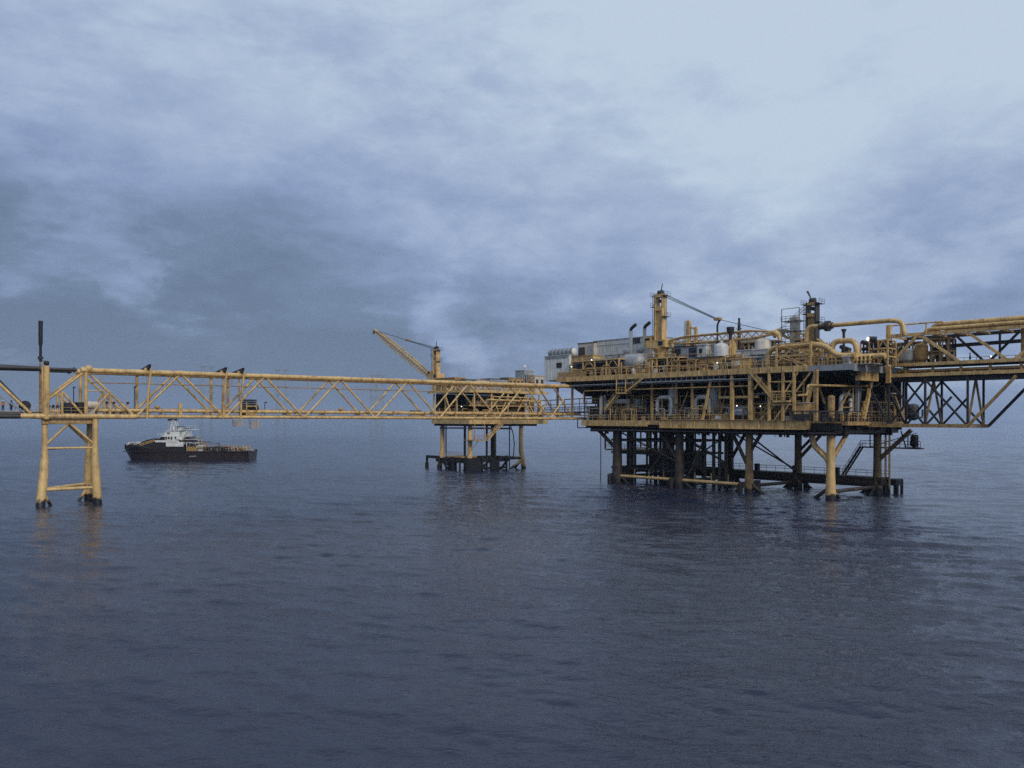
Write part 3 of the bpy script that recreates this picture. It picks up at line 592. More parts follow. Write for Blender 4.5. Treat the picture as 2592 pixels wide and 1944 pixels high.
    fn = part('funnel', MB().prism([(sx(466), sz(1117)), (sx(468), sz(1091)), (sx(479), sz(1089)), (sx(486), sz(1117))], 'y', 3.2, 7.8), LGR, t)
    part('exhaust', MB().tube((sx(466), 5.5, sz(1101)), (sx(466), 5.5, sz(1084)), .28).box(sx(462), sx(484), 5, 6, sz(1085.5), sz(1082.5)), BLK, fn)
    part('brace', MB().tube((sx(470), 3, sz(1108)), (sx(482), 3, sz(1088)), .2).tube((sx(473), 3, sz(1118)), (sx(486), 3, sz(1099)), .25), WHT, fn)
    part('engine_housing', MB().box(sx(484), sx(502), 2.5, 8.5, sz(1138), sz(1108)).tube((sx(485), 2.2, sz(1112)), (sx(485), 8.5, sz(1112)), 1.25, n=14), DRK, t)
    cn = part('deck_crane', MB().tube((sx(512), 3, sz(1138)), (sx(512), 3, sz(1105)), .42, n=10).box(sx(508), sx(517), 2.4, 3.6, sz(1108), sz(1102)).bar((sx(512), 3, sz(1104)), (sx(495), 3.4, sz(1110)), .35), GRY, t)
    part('hazard_panel', MB().box(sx(489), sx(517), .25, .4, sz(1143), sz(1127)), HAZ, t)
    part('locker', MB().box(sx(518), sx(531), .9, 3.5, sz(1139), sz(1123)), BGE, t)
    part('bulwark_rail', MB().box(sx(531), sx(604), .0, .25, sz(1129.5), sz(1128)).box(sx(531), sx(604), 10.75, 11, sz(1129.5), sz(1128)), DRK, t)
    ps = MB()
    for i in range(10): X = sx(533+i*7.4); ps.box(X, X+.35, .05, .25, sz(1140), sz(1129.5)); ps.box(X, X+.35, 10.75, 10.95, sz(1140), sz(1128.5))
    part('bulwark_stay', ps, BLK, t)
    part('lettering_smudge', MB().box(sx(498), sx(501), -.03, .0, sz(1153), sz(1150)).box(sx(502), sx(505), -.03, .0, sz(1152), sz(1149.5)).box(sx(506), sx(509), -.03, .0, sz(1153), sz(1150)).box(sx(510), sx(515), -.03, .0, sz(1151.5), sz(1149.3)), GRY, t)
    return t
ship_ = ship()
for i, (px, y, w, h, mat, lab) in enumerate(((545, 3, 8, 2.3, YDK, 'rusty brown cargo skid on the ship deck right behind the pale locker'), (562, 5, 8, 2.6, GRY, 'grey cargo basket amidships on the after deck of the ship'), (580, 3.5, 9, 2.4, HUL, 'dark red cargo box on the after deck of the ship'), (600, 4, 13, 2.2, BLK, 'long black cargo container near the stern of the ship'))):
    X = sx(px); ww = w*.1319; z = sz(1138.8); t = thing('cargo_box', lab, 'cargo', S, (X, y, z))
    part('shell', MB().box(X-ww, X+ww, y-1, y+1, z, z+h*.6), mat, t); part('lifting_frame', MB().bar((X-ww, y-1, z+h*.6), (X-ww, y-1, z+h*.75), .1).bar((X+ww, y-1, z+h*.6), (X+ww, y-1, z+h*.75), .1).bar((X-ww, y-1, z+h*.75), (X+ww, y-1, z+h*.75), .12), YDK, t)
X = sx(616); single('tyre_pile', 'pile of brown tyres at the stern of the supply ship', 'tyres', S, (X, 5, sz(1138.8)), (lambda m: [m.tube((X-2.6+i*.7, 2.2+.6*(i % 3), sz(1134-2.0*(i % 3))), (X-2.2+i*.7, 2.4+.6*(i % 3), sz(1134-2.0*(i % 3))), .75, n=12) for i in range(9)] and m)(MB().box(X-2, X+2, 2.5, 6.5, sz(1139), sz(1134))), YDK)
# ------------------------------------------------------------------ main platform
LD, UD = 13.8, 23.5                                # lower and upper deck levels
def ml(px, py, x): return M.loc(px, py, 'x', x)
def my(px, x): return ml(px, 1000, x)[1]
def truss_tower(mb, x0, x1, y0, y1, zs, r=.16):
    for x in (x0, x1):
        for y in (y0, y1): mb.bar((x, y, zs[0]), (x, y, zs[-1]), r*2)
    for a, b_ in zip(zs, zs[1:]):
        for x in (x0, x1): mb.bar((x, y0, b_), (x, y1, b_), r*1.6); mb.bar((x, y0, a), (x, y1, b_), r*1.1)
        for y in (y0, y1): mb.bar((x0, y, b_), (x1, y, b_), r*1.6); mb.bar((x0, y, a), (x1, y, b_), r*1.1)
    return mb
def platform():
    t = thing('offshore_platform', 'large yellow oil platform on eight legs with two packed decks, at right', 'platform', M, (0, 0, 0))
    # jacket
    for x in (0, 18):
        for y in (0, 16.5, 33, 50):
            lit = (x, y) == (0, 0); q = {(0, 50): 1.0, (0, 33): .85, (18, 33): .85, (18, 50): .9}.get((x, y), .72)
            part('leg', MB().sweep([(x, y, -6), (x, y, 1.5), (x, y, 3.8), (x, y, 6.5), (x, y, 12.0)], [q*1.25, q*1.22, q*1.08, q, q], 16), YLEG if lit else YLD if (x, y) in ((18, 0), (0, 16.5), (18, 16.5)) else DKL, t)  # legs under the deck get its shade as a darker paint
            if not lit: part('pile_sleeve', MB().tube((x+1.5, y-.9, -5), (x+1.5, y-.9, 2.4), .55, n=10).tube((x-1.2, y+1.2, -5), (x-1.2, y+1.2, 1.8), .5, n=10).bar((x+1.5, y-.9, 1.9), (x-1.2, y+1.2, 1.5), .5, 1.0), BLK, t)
    for x in (0, 18):
        for a, b_ in ((0, 16.5), (16.5, 33), (33, 50)):
            if x == 18 or a > 0: part('horizontal_brace', MB().tube((x, a, 1.5), (x, b_, 1.5), .34, n=10), YLEG if x == 0 else DKL, t)
            part('diagonal_brace', MB().tube((x, a, 2.2), (x, (a+b_)/2, -4), .34, n=10), DKL, t); part('diagonal_brace', MB().tube((x, b_, 2.2), (x, (a+b_)/2, -4), .34, n=10), DKL, t)
    for y in (0, 16.5, 33, 50):
        part('horizontal_brace', MB().tube((0, y, 1.3), (18, y, 1.3), .34, n=10), DKL, t)
        part('diagonal_brace', MB().tube((0, y, 2.0), (9, y, -4), .34, n=10), YLEG if y == 0 else DKL, t); part('diagonal_brace', MB().tube((18, y, 2.0), (9, y, -4), .34, n=10), DKL, t)
    part('bent_riser', MB().pipe([(-.1, 3.6, 12.3), (-.1, 3.4, 9.6), (0, .3, 6.9), (0, 0, 4.5)], .52, 3.2, 14), YEL, t)
    for a, b_, r, m in (((0, 0, 6.6), (5.6, -.4, 12), .42, YDK), ((18, 0, 6.2), (18, -6.3, 12.2), .42, YLD), ((18, 16.5, 5.8), (18, 10.6, 12), .36, YLD), ((18, 16.5, 7.4), (18, 11.4, 12.4), .30, DKL),
                        ((0, 50, 7.2), (-.5, 55.8, 12), .42, DKL), ((0, 16.5, 4.6), (0, 20.5, 11.8), .36, DKL), ((0, 16.5, 7.6), (0, 13.5, 12), .36, DKL), ((18, 33, 4.6), (18, 28.6, 11.8), .36, DKL), ((18, 33, 8), (18, 36.5, 12), .36, DKL), ((0, 33, 5), (0, 38.5, 12), .34, DKL), ((18, 50, 6), (18, 45.5, 12), .36, DKL)):
        part('knee_brace', MB().tube(a, b_, r, n=10), m, t)
    for i, (px, r, x) in enumerate(((1760, .18, 5), (1785, .28, 5), (1807, .36, 4), (1822, .36, 4), (1838, .36, 5), (1596, .36, 3), (1521, .10, 0), (1905, .12, 3))):
        y = my(px, x); part('conductor', MB().tube((x, y, -6), (x, y, 12.5), r, n=10), DKL if i < 6 else DRK, t)
    for px in (2242, 2252): y = my(px, 19.5); part('riser', MB().tube((19.5, y, 0), (19.5, y, 12.2), .2, n=8), YLEG, t)
    part('caisson', MB().tube((21, my(1643, 21), 5.0), (21, my(1643, 21), 12.5), .62, n=12), YEL, t)
    # boat landing level
    part('lower_walkway', MB().box(17.2, 20.6, -1.2, 52, 1.7, 3.1).box(3, 18, 49, 52, 2.1, 3.1), DKL, t)
    part('handrail', MB().rail([(20.5, -1.2, 3.1), (20.5, 52, 3.1)], 1.15, 2.2, .05), YDK, t)
    lp = MB().tube((1.2, 17, 1.15), (1.2, 50, 1.15), .12)
    for k in range(9): lp.tube((1.2, 18+k*4, 1.1), (1.2, 18+k*4, 3.2), .10)
    part('landing_rail', lp, YDK, t)
    part('boat_bumper', MB().box(19.5, 22.5, -2.9, -1.2, 1.6, 2.8).tube((20.2, -2.8, -3), (20.2, -2.8, 2.6), .3).tube((22.2, -2.8, -3), (22.2, -2.8, 2.6), .3).tube((22.3, -1.4, -3), (22.3, -1.4, 2.6), .25), BLK, t)
    ws = MB()
    for k in range(5): y = 8+k*9; ws.box(18.2, 19.0, y, y+.9, 3.1, 4.6)
    part('bollard', ws, BLK, t)
    part('hanging_deck', MB().box(7, 20, 40, 60, 6.7, 7.0).bar((7, 40, 7), (7, 40, 12), .3).bar((7, 60, 7), (7, 60, 12), .3).bar((20, 60, 7), (20, 60, 12), .3), YDK, t)
    part('well_bay_casing', MB().box(6, 16.5, 39, 46, 3.0, 6.3).box(2.2, 2.5, 35, 52, 2.5, 2.75), BLK, t)
    rw = random.Random(5)
    for i in range(16): x, y = rw.uniform(2, 17), rw.uniform(35, 53); part('well_conductor', MB().tube((x, y, -5), (x, y, 12.3), rw.uniform(.22, .5), n=8), rw.choice([BLK, DKL, DRK]), t)
    for z in (3.2, 6.6, 9.4):
        wf = MB()
        for x in (1.5, 9, 17): wf.bar((x, 34, z), (x, 53, z), .35, .5)
        for k in range(7): wf.bar((1.5, 35+k*3, z), (17, 35+k*3, z), .3, .4)
        part('well_guide_frame', wf, BLK if z < 9 else DKL, t)
    for a, b_ in (((0, 50, 11.5), (0, 33, 5)), ((0, 33, 11.5), (0, 41, 3)), ((18, 50, 11.5), (18, 33, 4)), ((18, 33, 11.5), (18, 16.5, 3.5)), ((0, 33, 11), (18, 33, 4)), ((18, 33, 11), (0, 33, 4)), ((0, 16.5, 11), (18, 16.5, 3)), ((0, 26, 12), (0, 30.5, 3))): part('thin_brace', MB().tube(a, b_, .17, n=8), DKL, t)
    part('handrail', MB().rail([(7, 40, 7), (7, 60, 7)], 1.1, 2, .05), YDK, t)
    # lower deck
    part('lower_deck', MB().box(-2.3, 23, 3.2, 58.5, 13.45, LD).box(-.4, 23, -3.2, 3.2, 13.45, LD), DKD, t)
    g = MB().box(-2.7, -2.3, 3.2, 36, 12.35, 13.95).box(-2.7, -2.3, 39.5, 58.5, 12.55, 13.8).box(-2.7, -.4, 2.8, 3.2, 12.35, 13.95)
    for k in range(12): g.box(-2.86, -2.70, 4+k*2.9, 4.16+k*2.9, 12.4, 13.9)
    part('edge_girder', g.box(-2.5, -2.3, 36, 39.5, 12.9, 13.8).box(-2.95, -2.3, 3.2, 36, 12.25, 12.35).box(-2.95, -2.3, 3.2, 36, 13.95, 14.03), YEL, t)
    part('edge_girder', MB().box(-.6, -.4, -3.2, 2.8, 13.1, 13.75).box(-.6, 23, -3.4, -3.2, 13.1, 13.75), YDK, t)
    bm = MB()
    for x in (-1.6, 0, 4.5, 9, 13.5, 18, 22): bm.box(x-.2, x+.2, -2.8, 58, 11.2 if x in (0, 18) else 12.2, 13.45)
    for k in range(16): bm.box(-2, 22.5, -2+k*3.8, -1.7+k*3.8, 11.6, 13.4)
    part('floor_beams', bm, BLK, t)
    ut = MB()
    for k in range(4): ut.tube((-.8-k*.5, -2, 11.9-.1*k), (-.8-k*.5, 56, 11.9-.1*k), .10+.03*k, n=8)
    for k in range(20): ut.box(-2.2, -.4, -1+k*2.9, -.8+k*2.9, 11.3, 11.5)
    part('underdeck_piping', ut, DRK, t)
    # upper deck
    part('upper_deck', MB().box(-2.8, 24, -5.5, 66, 23.2, UD).box(1.5, 14, 66, 73.5, 23.2, UD), DKD, t)
    g = MB().box(-3.1, -2.8, 2.6, 66, 22.65, 23.75).box(-3.1, 2, 66, 66.3, 22.65, 23.75)
    for k in range(28): g.box(-3.2, -3.1, 3+k*2.3, 3.12+k*2.3, 22.7, 23.7)
    part('edge_girder', g, YEL, t)
    part('edge_girder', MB().box(-3.1, -2.8, -5.5, 2.6, 22.6, 23.6).box(-3.1, 24, -5.8, -5.5, 22.4, 23.6), GRY, t, 'grey edge girder at the near corner')
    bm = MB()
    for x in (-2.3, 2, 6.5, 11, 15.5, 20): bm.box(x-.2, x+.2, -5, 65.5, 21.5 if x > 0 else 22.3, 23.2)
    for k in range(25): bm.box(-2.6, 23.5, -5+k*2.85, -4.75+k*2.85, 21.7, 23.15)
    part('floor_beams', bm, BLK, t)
    part('sky_block_wall', MB().box(21.2, 21.5, -3, 62, LD, 23.1).box(6, 21.2, 58, 58.3, LD, 23.1), BLH, t)  # added dark wall, keeps sky from showing through between the decks
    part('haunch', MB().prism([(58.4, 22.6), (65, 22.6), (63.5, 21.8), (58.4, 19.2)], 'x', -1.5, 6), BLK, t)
    for z, r, x in ((21.75, .09, -2.9), (21.5, .06, -2.7)): part('underdeck_pipe', MB().tube((x, 12, z), (x, 62, z), r, n=8), GRY, t)
    part('underdeck_pipe', MB().pipe([(-2.6, 58, 17.6), (-2.6, 58, 20.4), (-2.6, 14, 20.4)], .13, .7), YDK, t)
    ct = MB().box(-2.9, -2.4, 20, 48, 21.9, 22.0).box(-2.9, -2.4, 20, 48, 22.5, 22.55)
    for k in range(22): ct.box(-2.9, -2.8, 20+k*1.3, 20.12+k*1.3, 21.9, 22.6)
    part('cable_tray', ct, GRY, t)
    # posts between the decks
    for px, x, r, m in ((1853, -2.5, .30, YEL), (1900, -2.5, .36, YEL), (1650, -1.5, .18, YDK), (1712, -1.5, .2, YDK), (1752, -2, .22, YDK), (1822, -1, .2, YDK), (1600, 0, .35, DRK), (1550, 0, .35, DRK)):
        y = my(px, x); part('column', MB().bar((x, y, LD), (x, y, 22.7), r*2, r*2), m, t)
    def lean(p0, p1, x, w, m=YEL):
        a, b_ = ml(*p0, x), ml(*p1, x); part('inclined_brace', MB().bar(a, b_, w), m, t)
    lean((1800, 958), (1778, 1064), -2.4, .42); lean((1742, 990), (1720, 1048), -1, .22, YDK); lean((2063, 948), (2030, 1070), -1.6, .5); lean((2062, 945), (2088, 1022), .5, .3, YDK)
    lean((1838, 985), (1822, 1062), -1, .2, YDK); lean((1868, 960), (1885, 1005), 0, .2, YDK)
    def leany(p0, p1, y, w, m=YEL): part('inclined_brace', MB().bar(M.loc(*p0, 'y', y), M.loc(*p1, 'y', y), w), m, t)
    leany((2208, 952), (2186, 1062), -3.3, .55, YEL); leany((2263, 1003), (2290, 1070), -3.2, .45, YDK); leany((2152, 985), (2122, 1042), -2.5, .2, YDK)
    for px, w, m in ((2065, .6, YDK), (2170, .5, GRY), (2287, .4, DRK), (2240, .3, YDK)):
        a = M.loc(px, 1000, 'y', -2.4); part('column', MB().box(a[0]-w/2, a[0]+w/2, -2.4-w/2, -2.4+w/2, LD, 22.5), m, t)
    part('header_beam', MB().box(*sorted((M.loc(2170, 950, 'y', -5)[0], M.loc(2215, 950, 'y', -5)[0])), -5.6, -4.6, 20.9, 22.4), YEL, t)
    part('tie_beam', MB().bar(ml(1820, 1006, -1.5), ml(1920, 1004, -1.5), .45).bar(ml(1930, 942, -2.6), ml(2056, 937, -2.6), .5), YEL, t)
    # handrails
    part('handrail', MB().rail([(-2.9, 3, UD+.2), (-2.9, 66, UD+.2), (1.5, 66, UD+.2)], 1.25, 1.5, .05), YEL, t)
    part('handrail', MB().rail([(-2.9, 2.5, UD+.1), (-2.9, -5.5, UD+.1), (23, -5.5, UD+.1)], 1.2, 1.5, .045), YDK, t)
    part('handrail', MB().rail([(-2.6, 26, LD), (-2.6, 58.4, LD), (8, 58.4, LD)], 1.2, 1.6, .045), YEL, t)
    part('handrail', MB().rail([(-.5, 2.8, LD), (-.5, -3.3, LD), (23, -3.3, LD)], 1.2, 1.3, .05), YDK, t)
    k = MB()
    for i in range(26): k.box(-2.98, -2.93, 57+i*.34, 57.24+i*.34, 23.8, 24.85)
    part('kick_panel', k, YDK, t)
    # stair tower at the near end of the front
    ya, yb, yc = my(1947, -2.8), my(2007, -2.8), my(2055, -2.8)
    st = MB()
    for px in (1947, 1982, 2010): y = my(px, -2.9); st.bar((-2.9, y, LD), (-2.9, y, 22.7), .42); st.bar((.4, y, LD), (.4, y, 22.7), .3)
    for z in (16.8, 19.2, 21): st.bar((-2.9, ya, z), (-2.9, my(2010, -2.9), z), .22); st.bar((.4, ya, z), (.4, my(2010, -2.9), z), .2)
    for a, b_ in (((1982, 1000), (2020, 942)), ((2007, 1000), (2052, 942)), ((1982, 1050), (2012, 995)), ((1957, 1068), (1990, 1020)), ((1910, 985), (1925, 960))): st.bar(ml(*a, -2.9), ml(*b_, -2.9), .24)
    part('stair_frame', st, YEL, t)
    p0, p1 = ml(1957, 1013, -3.2), ml(1893, 938, -3.2); part('stair_flight', MB().stair(p0, p1, 1.2, (1, 0, 0)), YEL, t)
    part('stair_flight', MB().stair(ml(1918, 1068, -1.6), ml(1975, 1013, -1.6), 1.2, (1, 0, 0)), YEL, t)
    q0, q1 = ml(2000, 1013, -3.3), ml(1955, 1013, -3.3); part('stair_landing', MB().box(-3.4, .4, q0[1], q1[1], q0[2]-.35, q0[2]).rail([(-3.4, q0[1], q0[2]), (-3.4, q1[1], q0[2])], 1.1, .9), YEL, t)
    # upper cage of the stair tower
    cg = truss_tower(MB(), -2.9, 1.2, yc+.2, my(1965, -2.9), [UD, 25.6, 27.8], .16)
    for a, b_ in (((1985, 900), (2052, 930)), ((1960, 925), (2000, 885)), ((1998, 905), (2030, 935))): cg.bar(ml(*a, -2.9), ml(*b_, -2.9), .22)
    part('pipe_cage', cg, YEL, t)
    # stair at the left part of the front
    part('stair_flight', MB().stair(ml(1583, 992, -3.1), ml(1628, 957, -3.1), 1.0, (1, 0, 0)), YEL, t)
    a, b_ = ml(1583, 993, -3.1), ml(1560, 995, -3.1); part('stair_landing', MB().box(-3.3, -1.2, a[1], b_[1], a[2]-.3, a[2]).rail([(-3.3, a[1], a[2]), (-3.3, b_[1], a[2])], 1.1, .8).bar((-3.1, b_[1], a[2]), (-3.1, b_[1], 22.7), .16).bar((-3.1, a[1], a[2]), (-3.1, a[1], 22.7), .16), YEL, t)
    part('stair_flight', MB().stair(ml(1530, 1038, -3.0), ml(1560, 999, -3.0), 1.0, (1, 0, 0)), YEL, t)
    # stair and outrigger walkway at the right, low
    Yb = 20.5
    a, b_ = M.loc(2132, 1203, 'x', Yb), M.loc(2178, 1130, 'x', Yb); part('stair_flight', MB().stair(a, b_, 1.3, (1, 0, 0)), DKL, t)
    e = M.loc(2330, 1131, 'x', Yb); part('outrigger_walkway', MB().box(Yb, Yb+1.6, e[1], b_[1], b_[2]-.25, b_[2]).bar((Yb+.8, -3, 12), (Yb+.8, e[1]+3, b_[2]), .2).bar((Yb+.8, 3, 12.5), (Yb+.8, 3, b_[2]), .18).bar((Yb+.8, 3, b_[2]), (Yb+.8, e[1]+1, b_[2]+2.8), .12), DRK, t)
    part('handrail', MB().rail([(Yb, e[1], b_[2]), (Yb, b_[1], b_[2])], 1.2, 1.0, .05), DRK, t)
    # frame hung under the left end
    part('hung_frame', MB().pipe([ml(1462, 1062, -1), ml(1462, 1083, -1), ml(1512, 1082, -1)], .12, .4).tube(ml(1485, 1066, -1), ml(1485, 1083, -1), .2), DRK, t)
    return t, e, b_
plat, outr, outl = platform()
x0 = 20.9
c = M.loc(2313, 1118, 'x', 21); bt = thing('life_raft_canister', 'dark upright canister in a cradle at the end of the low outrigger walkway', 'life raft', M, (21.3, c[1], outl[2]))
part('canister', MB().vessel((21.3, c[1], outl[2]+.1), (21.3, c[1], outl[2]+2.4), .72), BLK, bt)
part('cradle', MB().bar((20.6, c[1]-.9, outl[2]), (20.6, c[1]-.9, outl[2]+2.4), .16).bar((20.6, c[1]+.9, outl[2]), (20.6, c[1]+.9, outl[2]+2.4), .16).bar((20.6, c[1]-.9, outl[2]+2.4), (20.6, c[1]+.9, outl[2]+2.4), .16).box(20.6, 22, c[1]-.95, c[1]+.95, outl[2], outl[2]+.1), DRK, bt)

# ------------------------------------------------------------------ builders for what stands on the decks
def at(px, py, x, z=None):
    a = ml(px, py, x); return (a[0], a[1], a[2] if z is None else z)
def house(name, label, cat, px0, px1, py, x, depth, z, mat, roof=None, openings=(), F=M, rail=False, group=None):
    """cladded box on the deck: front in plane x, from px1 (right) to px0 (left), top at photo row py"""
    ya, yb = F.loc(px1, py, 'x', x)[1], F.loc(px0, py, 'x', x)[1]; zt = F.loc((px0+px1)/2, py, 'x', x)[2]
    t = thing(name, label, cat, F, (x, ya, z), group); s = MB().box(x, x+depth, ya, yb, z, zt); k = max(2, int((yb-ya)/1.1))
    for i in range(1, k): y = ya+(yb-ya)*i/k; s.box(x-.05, x, y-.05, y+.05, z+.1, zt-.1)
    part('wall', s, mat, t); part('roof', MB().box(x-.15, x+depth+.15, ya-.15, yb+.15, zt, zt+.16), roof or mat, t)
    for o in openings:
        a0, a1, h0, h1, m = o[:5]; nm = o[5] if len(o) > 5 else 'opening'; w = yb-ya; H = zt-z
        part(nm, MB().box(x-.10, x-.06, yb-w*a1, yb-w*a0, z+H*h0, z+H*h1), m, t)
    if rail: part('handrail', MB().rail([(x, ya, zt+.16), (x, yb, zt+.16)], 1.0, 1.5, .04), YEL, t)
    return t
def rack(name, label, cat, px0, px1, py, x, depth, z, mat, nb, levels, brace=True, F=M, r=.13, fill=True, group=None):
    ya, yb = F.loc(px1, py, 'x', x)[1], F.loc(px0, py, 'x', x)[1]; zt = F.loc((px0+px1)/2, py, 'x', x)[2]
    t = thing(name, label, cat, F, (x, ya, z), group); m = MB()
    for xx in (x, x+depth):
        for i in range(nb+1): y = ya+(yb-ya)*i/nb; m.bar((xx, y, z), (xx, y, zt), r*2)
        for j in range(1, levels+1): h = z+(zt-z)*j/levels; m.bar((xx, ya, h), (xx, yb, h), r*1.9)
        if brace:
            for i in range(0, nb, 2):
                y0, y1 = ya+(yb-ya)*i/nb, ya+(yb-ya)*(i+1)/nb
                for j in range(levels): h0, h1 = z+(zt-z)*j/levels, z+(zt-z)*(j+1)/levels; m.bar((xx, y0, h0), (xx, (y0+y1)/2, h1), r*1.2); m.bar((xx, y1, h0), (xx, (y0+y1)/2, h1), r*1.2)
    for i in range(nb+1):
        y = ya+(yb-ya)*i/nb
        for j in range(1, levels+1): h = z+(zt-z)*j/levels; m.bar((x, y, h), (x+depth, y, h), r*1.7)
    part('steel_frame', m, mat, t)
    for j in range(1, levels+1): h = z+(zt-z)*j/levels; part('floor', MB().box(x+.1, x+depth-.1, ya, yb, h+.02, h+.08), DKD, t)
    if fill:
        e = MB(); rs = random.Random(hash(round(ya*10)+round(z*7)))
        for j in range(levels):
            h = z+(zt-z)*j/levels+.1; H = (zt-z)/levels
            y = ya+.2
            while y < yb-.5:
                w = rs.uniform(.5, 1.5); e.box(x+depth*.35, x+depth*.8, y, min(y+w, yb-.1), h, h+H*rs.uniform(.35, .8)); y += w+rs.uniform(.15, .8)
        part('cabinet_row', e, DRK, t); p = MB()
        for j in range(levels):
            h = z+(zt-z)*(j+.75)/levels; p.tube((x+.35, ya, h), (x+.35, yb, h), .09); p.tube((x+.6, ya, h+.25), (x+.6, yb, h+.25), .12)
        part('pipe_run', p, rs.choice([YDK, GRY, YEL]), t)
    return t
def vertical_vessel(name, label, px, py_top, x, r, z, mat, F=M, cat='vessel', py_loc=None, group=None):
    a = F.loc(px, py_top, 'x', x); t = thing(name, label, cat, F, (x, a[1], z), group)
    part('shell', MB().vessel((x, a[1], z+.5), (x, a[1], a[2]), r), mat, t); s = MB()
    for k in range(4): c_, s_ = math.cos(k*1.571+.6)*r*.8, math.sin(k*1.571+.6)*r*.8; s.tube((x+c_, a[1]+s_, z), (x+c_, a[1]+s_, z+.5+r*.5), .1)
    part('leg_stand', s, YDK, t); part('nozzle', MB().tube((x, a[1], a[2]-.1), (x, a[1], a[2]+.45), r*.25).tube((x-r*1.3, a[1], z+1.2), (x, a[1], z+1.2), r*.22).tube((x-r*1.35, a[1], z+1.2), (x-r*1.25, a[1], z+1.2), r*.36), mat, t)
    return t
def horizontal_vessel(name, label, px0, px1, pyc, x, r, z, mat, F=M, cat='vessel', group=None):
    ya, yb = F.loc(px1, pyc, 'x', x)[1], F.loc(px0, pyc, 'x', x)[1]; zc = F.loc((px0+px1)/2, pyc, 'x', x)[2]
    t = thing(name, label, cat, F, (x, ya, z), group); part('shell', MB().vessel((x, ya, zc), (x, yb, zc), r, 24), mat, t); s = MB(); bnd = MB()
    for q in (.28, .72):
        y = ya+(yb-ya)*q; s.box(x-r*.8, x+r*.8, y-.14, y+.14, z, zc-r*.55); bnd.tube((x, y-.08, zc), (x, y+.08, zc), r*1.03, n=24)
    part('saddle', s, YDK, t); part('band', bnd, mat, t); return t
def pipe_thing(name, label, F, pts, r, mat, bend=None, supports=(), flanges=(), cat='pipe', zsup=None, group=None):
    t = thing(name, label, cat, F, (pts[0][0], pts[0][1], min(p[2] for p in pts)), group); part('pipe_run', MB().pipe(pts, r, bend, 14), mat, t)
    if supports:
        s = MB()
        for p, z0 in supports: s.bar((p[0], p[1], z0), (p[0], p[1], p[2]), .22); s.bar((p[0]-.5, p[1], p[2]-r), (p[0]+.5, p[1], p[2]-r), .16)
        part('pipe_support', s, YDK, t)
    if flanges:
        f = MB()
        for a, b_, rr in flanges: f.tube(a, b_, rr, n=14)
        part('flange', f, DRK, t)
    return t

# ------------------------------------------------------------------ upper deck, left to right
t = house('ventilation_module', 'pale grey ventilation module at the far left end of the main platform', 'module', 1378, 1440, 901, 4.5, 7, UD, WHT, LGR, [(.5, .72, .52, .72, GLS, 'vent_opening'), (.05, .95, .9, .985, GRY, 'louvre')])
ya, yb = my(1440, 4.2), my(1380, 4.2); zc = ml(1410, 892, 4.2)[2]
t = thing('air_intake_drum', 'grey drum shaped air intake on the roof of the far left module', 'air intake', M, (6, ya, zc-1))
part('shell', MB().tube((6, ya, zc), (6, yb, zc), 1.0, n=20), GRY, t); part('end_cap', MB().ball((6, ya, zc), .97, 14, (1, .35, 1)), WHT, t)
r_ = MB()
for i in range(6): y = ya+(yb-ya)*(i+.3)/6; r_.tube((6, y, zc), (6, y+.15, zc), 1.06, n=20)
part('rib', r_, DRK, t); part('support', MB().box(4.9, 7.1, ya+.3, yb-.3, zc-2.2, zc-.9), GRY, t)
t = house('generator_hall', 'long pale cladded generator hall behind the silver vessel', 'building', 1502, 1652, 858, 8, 9, UD, LGR, GRY, [(.0, .99, .88, .96, LGR, 'eave_band'), (.62, .8, .86, .985, GLS, 'vent_slot')])
t = house('generator_porch', 'lower beige block with a dark overhanging roof left of the long generator hall', 'building', 1462, 1503, 869, 7, 8, UD, BGE, DRK, [(.05, .45, .62, .9, DRK, 'louvre'), (.6, .95, .7, .93, GRY, 'louvre')])
for px, top, lab in ((1596, 838, 'left grey exhaust stack with angled dark tip in front of the generator hall'), (1631, 833, 'right grey exhaust stack with angled dark tip, next to the crane pedestal')):
    a = ml(px, top, 5.5); t = thing('exhaust_stack', lab, 'exhaust', M, (5.5, a[1], UD), 'exhaust stacks of the generator hall')
    part('pipe', MB().tube((5.5, a[1], UD), (5.5, a[1], a[2]), .42, n=14).tube((5.5, a[1], a[2]-4.5), (5.5, a[1], a[2]-4), .5, n=14), LGR, t)
    part('silencer', MB().vessel((5.5, a[1]+1.9, a[2]-4.6), (5.5, a[1]-.2, a[2]-4.6), .85), SIL, t)
    part('tip', MB().pipe([(5.5, a[1], a[2]-.3), (5.5, a[1], a[2]+.5), (5.5, a[1]-1.5, a[2]+1.4)], .38, .7), DRK, t)
horizontal_vessel('silver_vessel', 'big silver round ended vessel on the upper deck below the two exhaust stacks', 1578, 1634, 920, 2.0, 2.15, UD, SIL)
rack('equipment_rack', 'two storey yellow equipment frame at the left end of the upper deck', 'rack', 1447, 1566, 912, -2.0, 4, UD, YEL, 4, 2)
house('switch_room', 'yellow boxy switch room standing behind the left equipment frame', 'room', 1446, 1500, 902, 2.6, 3.5, UD, YEL, YDK, [(.1, .45, .5, .75, DRK, 'panel'), (.6, .9, .78, .95, YDK, 'panel')])
house('control_room', 'long low yellow roofed room between switch room and silver vessel', 'room', 1500, 1574, 909, 2.2, 4, UD, YEL, BGE, [(.3, .5, .76, .95, NVY, 'window'), (.55, .62, .76, .95, YDK, 'panel'), (.05, .25, .1, .6, DRK, 'doorway')])
rack('equipment_rack', 'yellow two tier frame with dark cabinets under the left crane pedestal', 'rack', 1636, 1716, 906, -1.5, 4, UD, YEL, 3, 2)

